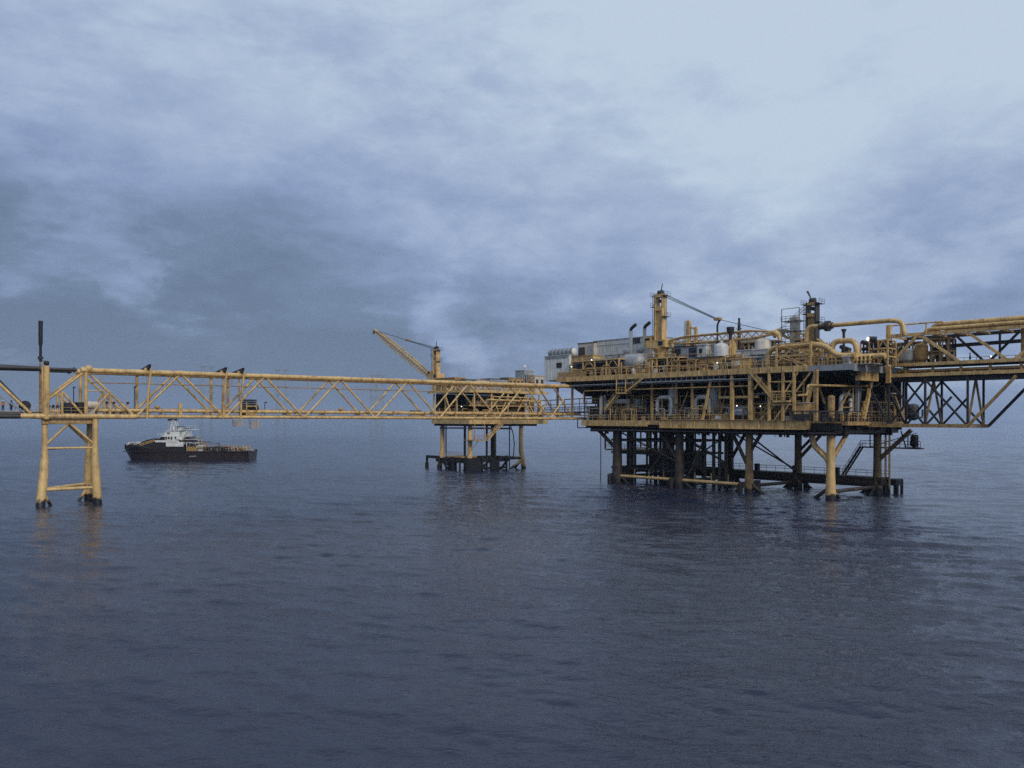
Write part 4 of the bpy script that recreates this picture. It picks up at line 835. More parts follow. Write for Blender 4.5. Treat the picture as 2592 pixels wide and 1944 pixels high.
def crane(label, px, top_py, base_py, x, boom_tip, wide, mat_col, mast_tilt, dark=False, wires=None, F=M, zb=None, boom_root=None):
    """king-post pedestal crane: pedestal, slewing house, king post with open head, lattice boom, pendants"""
    a = F.loc(px, base_py, 'x', x); zt = F.loc(px, top_py, 'x', x)[2]; y = a[1]; z0 = zb; zh = a[2]; w = wide/2
    t = thing('pedestal_crane', label, 'crane', F, (x, y, z0), 'pedestal cranes')
    part('pedestal', MB().sweep([(x, y, z0), (x, y, zh-2.6), (x, y, zh-1.9), (x, y, zh-1.6)], [w*1.15, w*1.15, w*1.7, w*1.7], 18), mat_col, t)
    hs = part('slewing_house', MB().box(x-w*1.4, x+w*1.4, y-w*2.2, y+w*2.6, zh-1.6, zh).box(x-w*1.2, x+w*1.2, y+w*1.5, y+w*3.2, zh-1.2, zh+.9), mat_col, t)
    part('cab_window', MB().box(x-w*1.25, x-w*1.2, y+w*1.7, y+w*2.9, zh-.4, zh+.6).box(x-w*1.45, x-w*1.4, y-w*1.6, y-w*.5, zh-1.2, zh-.3), GLS, hs)
    H = zt-zh; k = MB()
    for s in (-1, 1): part('side_plate', MB().box(x-w*.72, x+w*.72, y+s*w*.86-w*.14, y+s*w*.86+w*.14, zh, zt), DRK if dark else mat_col, t)  # on the dark crane the backlit sides have their shade painted in
    k.box(x-w*.35, x-w*.15, y-w*.72, y+w*.72, zh, zt-H*.30).box(x+w*.2, x+w*.6, y-w*.72, y+w*.72, zh, zt-H*.30)
    k.box(x-w*.7, x+w*.7, y-w*.72, y+w*.72, zt-H*.36, zt-H*.27).box(x-w*.7, x+w*.7, y-w*.72, y+w*.72, zt-H*.07, zt)
    part('king_post', k, mat_col, t)
    part('sheave', MB().tube((x, y-w*.5, zt+.35), (x, y+w*.5, zt+.35), .55, n=14).tube((x-.4, y, zt-H*.15), (x+.4, y, zt-H*.15), .4), DRK, t)
    part('aircraft_mast', MB().sweep([(x, y, zt), (x, y+mast_tilt*.35, zt+.9), (x, y+mast_tilt, zt+2.3)], [.18, .12, .22 if dark else .08], 8), DRK, t)
    ld = MB()
    for s in (-.25, .25): ld.tube((x-w*.7+s, y+w*1.25, zh), (x-w*.7+s, y+w*1.25, zt), .05, n=5)
    for i in range(int(H/.6)): ld.tube((x-w*.7-.25, y+w*1.25, zh+i*.6), (x-w*.7+.25, y+w*1.25, zh+i*.6), .035, n=4)
    part('ladder', ld, DRK, t)
    for h, s in ((H*.72, 1), (H*.95, -1), (H*.95, 1), (H*.5, -1)):
        pl = MB().box(x-w, x+w, y+s*w if s > 0 else y-w-.8, y+w+.8 if s > 0 else y-w, zh+h, zh+h+.08).rail([(x-w, y+s*(w+.8), zh+h), (x+w, y+s*(w+.8), zh+h)], .9, .9, .035)
        part('platform_bracket', pl, DRK, t)
    tip = Vector(F.loc(*boom_tip[:2], 'x', boom_tip[2])); root = Vector(boom_root) if boom_root else V(x, y-w*2.2, zh-.4)
    b = MB(); d = (tip-root); L = d.length; d.normalize(); sd = V(1, 0, 0)-d*d.x; sd.normalize(); up = sd.cross(d); n = max(8, int(L/1.7))
    def hw(t_): return .25+.75*min(1, t_*6, (1-t_)*5)
    pts = [[root+d*L*i/n+sd*a_*hw(i/n)*.75+up*b_*hw(i/n)*.75 for a_, b_ in ((-1, -1), (1, -1), (1, 1), (-1, 1))] for i in range(n+1)]
    for i in range(n):
        for j in range(4):
            b.tube(pts[i][j], pts[i+1][j], .17, n=6); b.tube(pts[i][j], pts[i+1][(j+1) % 4], .09, n=5)
        for j in range(4): b.tube(pts[i][j], pts[i][(j+1) % 4], .05, n=5)
    part('boom', b, YEL, t)
    part('boom_head', MB().sweep([tip-d*1.6, tip, tip+d*.7-V(0, 0, .5), tip+d*1.0-V(0, 0, 1.6)], [.5, .6, .5, .3], 8), YEL, t)
    cb = MB(); top = V(x, y, zt+.4)
    if wires:
        mid = Vector(F.loc(*wires[:2], 'x', (x+boom_tip[2])/2))
        for o in (-.5, .5): cb.tube(top+sd*o, mid+sd*o*.6, .055, n=5); cb.tube(mid+sd*o*.6, tip+sd*o*.5, .05, n=5); cb.tube(top+sd*o-V(0, 0, .5), mid+sd*o*.6-V(0, 0, .15), .05, n=5)
        part('spreader_block', MB().box(mid.x-.5, mid.x+.5, mid.y-.7, mid.y+.7, mid.z-.25, mid.z+.3), YDK, t)
    else:
        for o in (-.5, .5): cb.tube(top+sd*o, tip+sd*o*.5, .05, n=5)
    part('pendant_cable', cb, CBL, t); return t, tip
c1, tip1 = crane('tall yellow crane at left of the main platform, boom lowered to the right', 1671, 745, 862, 4.0, (1962, 842, 3.0), 2.2, YEL, -.5, wires=(1816, 808), zb=UD)
c2, tip2 = crane('dark and yellow crane right of the stair tower, with black lamp arm on top', 2056, 766, 868, 9.0, (1968, 838, 12), 2.1, YDK, 1.1, True, zb=UD)
a = ml(1815, 813, 3.5); t = thing('boom_rest', 'dark boom rest post with a hooked top holding the lowered crane boom', 'post', M, (3.5, a[1], UD)); part('post', MB().pipe([(3.5, a[1], UD), (3.5, a[1], a[2]-.6), (3.5, a[1]-.7, a[2]+.3)], .2, .5), DRK, t); part('base', MB().box(3, 4, a[1]-.5, a[1]+.5, UD, UD+.5), YDK, t)
a = ml(1848, 828, 2); t = thing('flame_arrestor_vent', 'dark funnel topped vent on a yellow pole under the lowered boom', 'vent', M, (2, a[1], UD)); part('pole', MB().tube((2, a[1], UD), (2, a[1], a[2]-2.6), .28), YEL, t); part('funnel', MB().sweep([(2, a[1], a[2]-2.8), (2, a[1], a[2]-1.9), (2, a[1], a[2]-1.2), (2, a[1], a[2]-.9), (2, a[1], a[2])], [.25, .3, .45, .72, .78], 14), DRK, t)
a = ml(1870, 805, 7); t = thing('signal_mast', 'dark slender signal mast behind the lowered boom', 'mast', M, (7, a[1], UD)); part('pole', MB().sweep([(7, a[1], UD), (7, a[1], a[2]-4.2), (7, a[1], a[2]-4), (7, a[1], a[2]-1)], [.28, .26, .36, .3], 8), DRK, t); part('beacon', MB().tube((7, a[1], a[2]-1), (7, a[1], a[2]), .22), BLK, t); part('bracket', MB().bar((7, a[1]-.7, a[2]-2.2), (7, a[1]+.7, a[2]-2.2), .12).bar((7, a[1]-.7, a[2]-3.2), (7, a[1]+.7, a[2]-3.2), .12), DRK, t)
# gantry behind the crane
ya, yb = my(1764, 14), my(1738, 14); zt = ml(1740, 812, 14)[2]; t = thing('monorail_gantry', 'pale yellow two post gantry standing up behind the left crane', 'gantry', M, (14, ya, UD))
part('post', MB().box(13.6, 14.4, yb-.9, yb, UD, zt), YEL, t); part('post', MB().box(13.7, 14.3, ya, ya+.7, UD, zt-1.6), YEL, t); part('crossbeam', MB().bar((14, ya, zt-2.2), (14, yb, zt-1.2), .35).bar((14, ya, zt-3.6), (14, yb, zt-3.6), .3), YEL, t)
lt = MB()
for i in range(9): lt.tube((13.8, yb+.6, UD+i*1.2), (14.2, yb+.6, UD+i*1.2), .05, n=4)
part('ladder', lt.tube((13.8, yb+.6, UD), (13.8, yb+.6, zt), .06, n=5).tube((14.2, yb+.6, UD), (14.2, yb+.6, zt), .06, n=5), GRY, t)
# mid part of the upper deck
house('grey_cabin', 'small pale grey cabin with one dark porthole under the lowered boom', 'cabin', 1764, 1786, 874, 1.0, 2.6, UD, LGR, LGR, [(.25, .6, .72, .88, GLS, 'porthole'), (.1, .9, .0, .42, DRK, 'doorway')])
house('grey_cabin', 'stacked grey cabin with two dark doors right of the crane pedestal', 'cabin', 1706, 1762, 878, 1.6, 3, UD, GRY, DRK, [(.02, .3, .55, .95, BLK, 'doorway'), (.68, .98, .62, .95, NVY, 'window'), (.02, .3, .05, .4, DRK, 'doorway'), (.72, .98, .0, .4, BLK, 'doorway')])
house('pump_house', 'brown yellow slatted pump house in front of the small pale cabin', 'pump house', 1760, 1826, 905, -.6, 2.4, UD, YDK, DRK, [(.05, .4, .1, .5, DRK, 'louvre'), (.5, .95, .3, .6, DRK, 'louvre'), (.45, .95, .05, .22, NVY, 'louvre')])
rack('equipment_rack', 'yellow open frame full of dark cabinets in the middle of the upper deck', 'rack', 1700, 1760, 912, -1.8, 3, UD, YDK, 3, 2)
vertical_vessel('water_tank', 'pale round topped tank below the boom rest post', 1825, 868, 1.0, 1.5, UD, LGR, cat='tank')
vertical_vessel('beige_tank', 'upright beige tank below the boom tip, beside its own platform', 1931, 856, 3.0, 1.55, UD, BGE, cat='tank')
vertical_vessel('yellow_drum_vessel', 'short yellow vessel just right of the funnel vent pole', 1857, 858, 3.0, .7, UD, YEL)
house('blue_grey_panel_room', 'pale blue grey panel room at the middle of the upper deck', 'room', 1862, 1908, 887, 1.2, 3, UD, LGR, LGR, [(.05, .3, .75, .95, WHT, 'panel'), (.5, .9, .1, .55, GRY, 'doorway')])
house('louvred_room', 'white topped room with a dark louvred doorway left of the stair tower', 'room', 1906, 1944, 885, .2, 3, UD, LGR, WHT, [(.1, .55, .02, .66, NVY, 'doorway'), (.0, 1., .72, .8, GRY, 'band')])
house('battery_room', 'dark brown slatted room below the funnel vent pole', 'room', 1826, 1862, 905, -.4, 2.4, UD, YDK, YDK, [(.1, .9, .1, .8, BLK, 'louvre')])
house('yellow_locker', 'squat yellow locker at the deck edge left of the stair top', 'locker', 1850, 1896, 908, -2.2, 1.6, UD, YEL, YEL, [(.3, .5, .4, .8, BGE, 'panel')])
rack('pipe_rack', 'long yellow pipe rack across the back of the upper deck below the boom', 'rack', 1690, 1960, 872, 10, 4, UD, YDK, 9, 2, F=M)
house('back_module', 'grey roofed module at the back of the upper deck right of the crane', 'module', 1690, 1770, 866, 15, 6, UD, GRY, DRK, [(.1, .9, .7, .9, DRK, 'louvre')])
house('back_module', 'beige module at the back of the upper deck behind the funnel vent', 'module', 1790, 1915, 862, 16, 5, UD, BGE, GRY, [(.1, .4, .6, .9, DRK, 'louvre'), (.6, .9, .6, .9, GRY, 'louvre')])
house('back_module', 'low yellow module behind the big expansion loop at the right end', 'module', 2080, 2200, 897, 9, 6, UD, YDK, GRY, [(.05, .3, .3, .8, DRK, 'louvre'), (.45, .6, .3, .8, GRY, 'panel'), (.7, .95, .3, .8, DRK, 'louvre')])
a = ml(2012, 812, 11); t = thing('column_tower', 'slim grey and yellow process column with side platforms left of the dark crane', 'process column', M, (11, a[1], UD)); part('shell', MB().vessel((11, a[1], UD), (11, a[1], a[2]+1), 1.0, 18), BGE, t)
p_ = MB()
for z in (26, 29, 31.5, 33.5): p_.box(9.6, 12.4, a[1]-1.7, a[1]+2.3, z, z+.12).rail([(9.6, a[1]-1.7, z), (9.6, a[1]+2.3, z)], 1.0, 1.0, .05)
part('side_platform', p_.bar((9.7, a[1]+2.2, UD), (9.7, a[1]+2.2, 36), .14).bar((9.7, a[1]-1.6, UD), (9.7, a[1]-1.6, 36), .14).bar((9.7, a[1]-1.6, 36), (9.7, a[1]+2.2, 36), .12), GRY, t)

# ------------------------------------------------------------------ the big pipes at the right end
def pp(*q): return [ml(a[0], a[1], a[2]) for a in q]
pipe_thing('transfer_pipe', 'thick yellow pipe running level over the stair tower, then sloping down right', M, pp((1943, 935, -2), (1943, 884, -2), (1985, 879, -2), (2080, 871, -2), (2124, 903, -2), (2165, 899, -2.2)), .52, YEL, 1.6, [(ml(1990, 878, -2), UD), (ml(2060, 872, -2), UD)])
pipe_thing('expansion_loop', 'yellow expansion loop of thick pipe standing upright at the right end', M, pp((2075, 908, -.5), (2104, 906, -.5), (2106, 864, -.5), (2166, 861, -.5), (2168, 904, -.5), (2240, 900, -.5)), .50, YEL, 1.9, [(ml(2085, 907, -.5), UD), (ml(2200, 902, -.5), UD)])
a = ml(2093, 826, 2)
pipe_thing('overhead_line', 'high grey and yellow pipe with a black valve, crossing above the expansion loop', M, pp((2040, 868, 2), (2042, 827, 2), (2100, 824, 2), (2255, 811, 2), (2283, 814, 2), (2289, 850, 2)), .40, YEL, 1.3, [], [(ml(2089, 825.5, 2), ml(2099, 825, 2), .95), (ml(2080, 826, 2), ml(2083, 826, 2), .6), (ml(2104, 824, 2), ml(2107, 824, 2), .6), (ml(2073, 827, 2), ml(2076, 827, 2), .6)])
q = ml(2135, 826, 2); t = thing('pipe_post', 'dark tapered post carrying the high pipe above the expansion loop', 'post', M, (2, q[1], UD)); part('post', MB().sweep([(2, q[1], UD), (2, q[1], q[2]-1.2), (2, q[1], q[2]-.5)], [.22, .24, .5], 8), DRK, t); part('base', MB().box(1.5, 2.5, q[1]-.5, q[1]+.5, UD, UD+.2), DRK, t)
m = MB(); t = thing('pipe_header', 'row of short yellow pipe stubs along the deck edge under the expansion loop', 'pipes', M, (-1.5, my(2205, -1.5), UD))
for i in range(12): y = my(2085+i*10.5, -1.8); m.pipe([(-1.8, y, UD+.05), (-1.8, y, UD+1.5), (.4, y, UD+1.5)], .18); m.tube((-1.8, y, UD+.6), (-1.8, y, UD+.9), .3)
m.tube((-.2, my(2080, -.2), UD+1.6), (-.2, my(2225, -.2), UD+1.6), .32); part('stub', m, YEL, t); part('base_frame', MB().box(-2.2, .8, my(2215, -1.8), my(2080, -1.8), UD, UD+.12), GRY, t)
for i, (px, z, lab) in enumerate(((2090, 27, 'dark valve cluster left of the expansion loop, beside the sloping pipe'), (2135, 26.6, 'dark valve cluster seen through the middle of the expansion loop'), (2190, 27.2, 'dark valve cluster right of the expansion loop'))):
    y = my(px, 3); t = thing('valve_cluster', lab, 'valves', M, (3, y, UD), 'valve clusters round the expansion loop'); v_ = MB(); w_ = MB()
    for j in range(3): v_.tube((3+j*.6, y-.9+j*.9, UD), (3+j*.6, y-.9+j*.9, z+.3*j), .16); v_.ball((3+j*.6, y-.9+j*.9, z-.6), .42, 8); w_.tube((2.6+j*.6, y-.9+j*.9, z+.3*j), (3.4+j*.6, y-.9+j*.9, z+.3*j), .38)
    part('valve', v_.tube((3, y-1.6, UD+1.8), (4.2, y+1.6, UD+1.8), .22), DRK if i else YDK, t); part('handwheel', w_, DRK, t)
house('panel_box', 'pale grey upright panel box on the grey deck corner under the expansion loop', 'panel', 2132, 2150, 903, -2.6, .7, UD, LGR, LGR, [(.2, .8, .3, .8, GRY, 'door')])
house('panel_box', 'pale box stack beside the first post of the right bridge', 'panel', 2216, 2240, 868, 4, 2, UD, BGE, BGE, [(.2, .7, .6, .85, GRY, 'panel')])
rack('access_frame', 'yellow access frame between expansion loop and the right bridge', 'frame', 2200, 2246, 862, 1.5, 3, UD, YEL, 2, 3)
q = ml(2197, 858, 1.0); t = thing('floodlight', 'large lit white floodlight pointing left on a bracket near the right bridge', 'floodlight', M, (1, q[1], q[2]-1)); part('housing', MB().tube((1.0, q[1]-.2, q[2]), (1.4, q[1]-1.3, q[2]-.1), .45, n=14), DRK, t); part('lens', MB().ball((.9, q[1], q[2]), .34, 12, (1, .5, 1)), LIT, t); part('bracket', MB().bar((1.2, q[1]-.7, UD), (1.2, q[1]-.7, q[2]-.4), .14), DRK, t)

# ------------------------------------------------------------------ small lamps, hose reels
LMP = [(1497, 911, -2.3, 'lit deck lamp on the front corner of the left equipment frame'), (1446, 928, -2.2, 'lit deck lamp at the left edge of the left equipment frame'), (1815, 918, -.9, 'lit deck lamp on the brown pump house above the hose reel'),
       (1865, 1027, -1.2, 'lit deck lamp above the pale blue tote'), (2023, 1028, -1.5, 'lit deck lamp on the big yellow tank beside the stairs'), (1925, 1028, -.8, 'lit lamp between the two yellow columns of the lower deck')]
for i, (px, py, x, lab) in enumerate(LMP):
    q = ml(px, py, x)
    if i == 0:
        l0 = thing('deck_lamp', lab, 'lamp', M, q, 'lit deck lamps'); part('lens', MB().ball(V(*q), .12, 10), LIT, l0); part('bracket', MB().box(q[0]+.05, q[0]+.5, q[1]-.16, q[1]+.16, q[2]+.18, q[2]+.3).tube((q[0]+.45, q[1], q[2]-2.2), (q[0]+.45, q[1], q[2]+.25), .06), DRK, l0)
    else: dup(l0, M.w(*q), None, lab, 'lit deck lamps')
REEL = [(1812, 930, -2.4, 'pale round hose reel below the lit lamp of the pump house'), (1864, 922, -2.5, 'pale round hose reel on the squat yellow locker'), (1659, 939, -2.4, 'pale round hose reel on the deck edge under the crane pedestal')]
for i, (px, py, x, lab) in enumerate(REEL):
    q = ml(px, py, x)
    if i == 0:
        l1 = thing('hose_reel', lab, 'hose reel', M, q, 'hose reels along the upper deck'); part('reel', MB().tube((q[0]-.12, q[1], q[2]), (q[0]+.15, q[1], q[2]), .42, n=16).tube((q[0]-.16, q[1], q[2]), (q[0]-.1, q[1], q[2]), .5, n=16), WHT, l1); part('bracket', MB().bar((q[0]+.2, q[1], q[2]-1.3), (q[0]+.2, q[1], q[2]+.4), .12), YDK, l1)
    else: dup(l1, M.w(*q), None, lab, 'hose reels along the upper deck')

# ------------------------------------------------------------------ lower deck
for px0, px1, lab in ((1664, 1700, 'pale inverted U pipe on the lower deck, the left one of two'), (1760, 1796, 'pale inverted U pipe on the lower deck, right one behind the slanting brace')):
    pipe_thing('gooseneck_pipe', lab, M, pp((px0, 1052, -.8), (px0, 1006, -.8), (px1, 1005, -.8), (px1, 1040, -.8), (px1-2, 1052, -.8)), .40, LGR, 1.2, group='inverted U pipes on the lower deck')
vertical_vessel('tall_separator', 'grey tall separator column behind the left inverted U pipe', 1703, 978, 1.2, .95, LD, LGR); vertical_vessel('tall_separator', 'grey tall separator column behind the right inverted U pipe', 1808, 980, 1.2, .95, LD, LGR)
q = ml(1582, 1030, .5); t = thing('duct_hood', 'big grey air duct with a rounded scoop on the lower deck at left', 'duct', M, (.5, q[1], LD)); ya, yb = my(1612, .5), my(1556, .5); h0, h1 = ml(1582, 1052, .5)[2], ml(1582, 1010, .5)[2]
part('duct', MB().box(.5, 4, ya, ya+(yb-ya)*.45, LD, h1).box(.5, 4, ya+(yb-ya)*.45, yb, h1-.9, h1), LGR, t); part('scoop', MB().pipe([(2.2, ya+.6, LD+1.0), (2.2, (ya+yb)/2, LD+.9), (2.2, (ya+yb)/2+.6, h1-.5)], 1.1, 1.6, 16), GRY, t)
vertical_vessel('filter_pot', 'slim cream filter pot on the lower deck beside the left stair', 1522, 1006, -1.2, .45, LD, BGE)
house('chemical_tote', 'pale blue chemical tote on a dark stand between two yellow columns', 'tote', 1858, 1890, 1031, -1.4, 1.6, LD+.9, BLU, BLU, [(.1, .9, .55, .75, WHT, 'band')])
house('tote_stand', 'dark stand under the pale blue chemical tote', 'stand', 1857, 1891, 1052.5, -1.5, 1.8, LD, BLK, DRK, [(.1, .4, .1, .8, DRK, 'opening'), (.6, .9, .1, .8, DRK, 'opening')])
house('yellow_tank', 'big plain yellow tank on the lower deck right of the stairs', 'tank', 2011, 2046, 1021, -1.8, 3, LD, YEL, BGE)
house('pump_skid', 'yellow pump skid below the right inverted U pipe', 'pump', 1775, 1842, 1050, -1.9, 1.6, LD, YDK, YEL, [(.1, .4, .2, .8, DRK, 'panel'), (.55, .75, .3, .9, LGR, 'panel')])
house('dark_cabinet', 'row of dark cabinets on the lower deck right of the grey duct', 'cabinet', 1605, 1656, 1045, -1.2, 1.5, LD, NVY, DRK, [(.05, .3, .1, .9, BLK, 'door'), (.38, .62, .1, .9, BLK, 'door'), (.7, .95, .1, .9, BLK, 'door')])
house('dark_cabinet', 'dark cabinets on the lower deck left end below the grey duct', 'cabinet', 1492, 1552, 1047, -1.2, 1.5, LD, DRK, BLK, [(.05, .3, .1, .9, BLK, 'door'), (.4, .6, .1, .9, YDK, 'door'), (.7, .95, .1, .9, BLK, 'door')])
rack('piping_frame', 'yellow piping frame with dark gear behind the main stair, lower deck', 'frame', 1903, 2005, 1022, -.9, 5, LD, YDK, 4, 1)
rack('piping_frame', 'tall dark pipe frame at the back of the lower deck, left half', 'frame', 1480, 1700, 975, 11, 5, LD, DRK, 6, 2); rack('piping_frame', 'tall dark pipe frame at the back of the lower deck, right half', 'frame', 1720, 2000, 970, 10, 6, LD, DRK, 7, 2)
# pipework, conduits and small fittings fixed along the decks
_count = {}; _spill = {}
def fittings(boxes, mats, n, seed, along='y', F=M, owner=None):
    owner = owner or plat; rs = random.Random(seed)
    for i in range(n):
        x0, x1, y0, y1, z0, z1 = boxes[i % len(boxes)]; x, y = rs.uniform(x0, x1), rs.uniform(y0, y1); mat = rs.choice(mats); k = rs.random(); h = rs.uniform(.4, 1.0)*(z1-z0); e = rs.uniform(1.2, 6)
        L = (lambda d: (x+d, y)) if along == 'x' else (lambda d: (x, y+d)); m = MB()
        if k < .24: kind = 'pipe_spool'; m.pipe([(x, y, z0), (x, y, z0+h), (*L(e), z0+h), (*L(e), z0)], rs.uniform(.06, .17), n=7)
        elif k < .40: kind = 'pipe_length'; z = rs.uniform(z0, z1); m.tube((x, y, z), (*L(e*1.6), z), rs.uniform(.05, .14), n=7); m.tube((x, y, z0), (x, y, z), .06, n=5); m.tube((*L(e*1.5), z0), (*L(e*1.5), z), .06, n=5)
        elif k < .60: kind = 'junction_box'; w = rs.uniform(.25, .8); m.box(x, x+w, y, y+w*rs.uniform(.6, 1.5), z0, z0+min(h, rs.uniform(.5, 1.7)))
        elif k < .74: kind = 'small_vessel'; r = rs.uniform(.16, .42); m.vessel((x, y, z0), (x, y, z0+max(.9, h*.7)), r, 10)
        elif k < .87: kind = 'stanchion'; m.bar((x, y, z0), (x, y, z1), rs.uniform(.1, .2)); m.bar((x, y, z1*.98), (*L(e*.5), z1*.98), .12)
        else: kind = 'hand_valve'; q = z0+h*.6; m.tube((x, y, z0), (x, y, q), .08, n=6); m.tube((x-.06, y, q), (x+.06, y, q), .32, n=10); m.ball((x, y, q-.35), .22, 8)
        key = (owner, kind); _count[key] = _count.get(key, 0)+1
        if _count[key] <= 95: part(kind, m, mat, owner)
        else: s_ = _spill.setdefault(key, MB()); s_.add(m.v, m.f); s_.s[-len(m.f):] = m.s
fittings([(-2.0, 2.5, 4, 57, LD, 17.4), (-1.5, 6, 5, 57, LD, 19.5)], [YEL, YDK, YDK, GRY, LGR, DRK], 210, 11)
fittings([(0, 20, -2.9, -.6, LD, 17.2), (0, 20, -2.5, 2, LD, 20)], [YDK, YEL, GRY, DRK], 90, 13, 'x')
fittings([(-2.5, 1.5, 3, 62, UD, 26.5), (0, 7, 2, 60, UD, 28.5), (-2.4, 3, -5, 12, UD, 26.2)], [YEL, YEL, YDK, LGR, GRY, DRK], 260, 14)
fittings([(6, 15, 0, 40, UD, 29)], [YEL, YDK, GRY, BGE], 50, 15)
fittings([(-2.6, 1, 3, 60, UD, 25.6), (-2.4, 2, 4, 56, LD, 16.5)], [LGR, BGE, WHT, YEL], 80, 17)
fittings([(1, 16, 2, 55, 10.7, 12.1)], [DRK, YDK, BLK], 36, 16)
fittings([(sx(530), sx(632), .6, 6, sz(1138), sz(1127)), (sx(486), sx(530), .6, 4, sz(1138), sz(1116))], [YDK, WHT, GRY, BGE, DRK, ORG], 80, 31, 'x', S, ship_)
fittings([(sx(438), sx(484), .7, 3, sz(1116), sz(1106)), (sx(430), sx(470), 3, 6, sz(1087), sz(1076)), (sx(330), sx(360), 2, 6, sz(1124), sz(1117))], [WHT, WHT, LGR, DRK], 40, 32, 'x', S, ship_)
for (owner, kind), m in _spill.items():
    o = part(kind, m, YDK, owner); o['kind'] = 'stuff'

# right face of the lower deck (plane y)
def rf(px, py, y=-2.9): return M.loc(px, py, 'y', y)
pipe_thing('side_line', 'thin yellow pipe with an elbow crossing the right face under the grey corner', M, [rf(2018, 1001), rf(2043, 1000), rf(2044, 975), rf(2140, 977), rf(2215, 977), rf(2226, 970)], .20, YDK, .6)
pipe_thing('side_line', 'dark drop pipe with wide elbow at the right end between the decks', M, [rf(2225, 978), rf(2258, 976), rf(2260, 935)], .2, DRK, .8)
pipe_thing('gooseneck_pipe', 'dim inverted U pipe on the right face of the lower deck', M, [rf(2128, 1045, -1.5), rf(2128, 1003, -1.5), rf(2144, 995, -1.5), rf(2160, 1003, -1.5), rf(2162, 1040, -1.5)], .36, GRY, .9)
for px, top, r, m, lab in ((2152, 1008, .42, LGR, 'pale slim vessel beside the dim inverted U pipe'), (2104, 1000, .6, YDK, 'brown yellow vessel on the right face of the lower deck')):
    q = rf(px, top, -1.2); t = thing('slim_vessel', lab, 'vessel', M, (q[0], q[1], LD)); part('shell', MB().vessel((q[0], q[1], LD+.4), (q[0], q[1], q[2]), r), m, t); part('skirt', MB().tube((q[0], q[1], LD), (q[0], q[1], LD+.8), r*.8), DRK, t)
def yrack(label, px0, px1, py, y, depth, mat, nb, lv):
    xa, xb = M.loc(px0, py, 'y', y)[0], M.loc(px1, py, 'y', y)[0]; zt = M.loc((px0+px1)/2, py, 'y', y)[2]; t = thing('scaffold', label, 'frame', M, (xa, y, LD)); m = MB(); e = MB(); rs = random.Random(int(px0))
    for yy in (y, y+depth):
        for i in range(nb+1): x = xa+(xb-xa)*i/nb; m.bar((x, yy, LD), (x, yy, zt), .24)
        for j in range(1, lv+1): h = LD+(zt-LD)*j/lv; m.bar((xa, yy, h), (xb, yy, h), .24)
    for i in range(nb):
        x = xa+(xb-xa)*i/nb
        for j in range(lv): h = LD+(zt-LD)*j/lv; e.box(x+.25, x+.25+rs.uniform(.6, .9)*(xb-xa)/nb*.8, y+depth*.4, y+depth, h+.1, h+.1+rs.uniform(.3, .75)*(zt-LD)/lv)
    part('steel_frame', m, mat, t); part('equipment_box', e, DRK, t); return t
yrack('yellow scaffold frame with dark boxes at the right end of the lower deck', 2186, 2262, 1018, -2.9, 3.5, YDK, 4, 2); yrack('low dark frame with pumps on the right face of the lower deck', 2050, 2180, 1042, -2.6, 3, DRK, 6, 1)
q = rf(2310, 1050, -1); t = thing('corner_tank', 'dark rounded tank at the far right corner of the lower deck', 'tank', M, (q[0], q[1], LD)); part('shell', MB().vessel((q[0], q[1], LD+.2), (q[0], q[1], LD+3.6), 1.2), DRK, t); part('side_pipe', MB().pipe([(q[0], q[1]-1.3, LD+.8), (q[0]+1.5, q[1]-1.3, LD+.8), (q[0]+1.5, q[1]-1.3, LD+2.4)], .2), DRK, t)
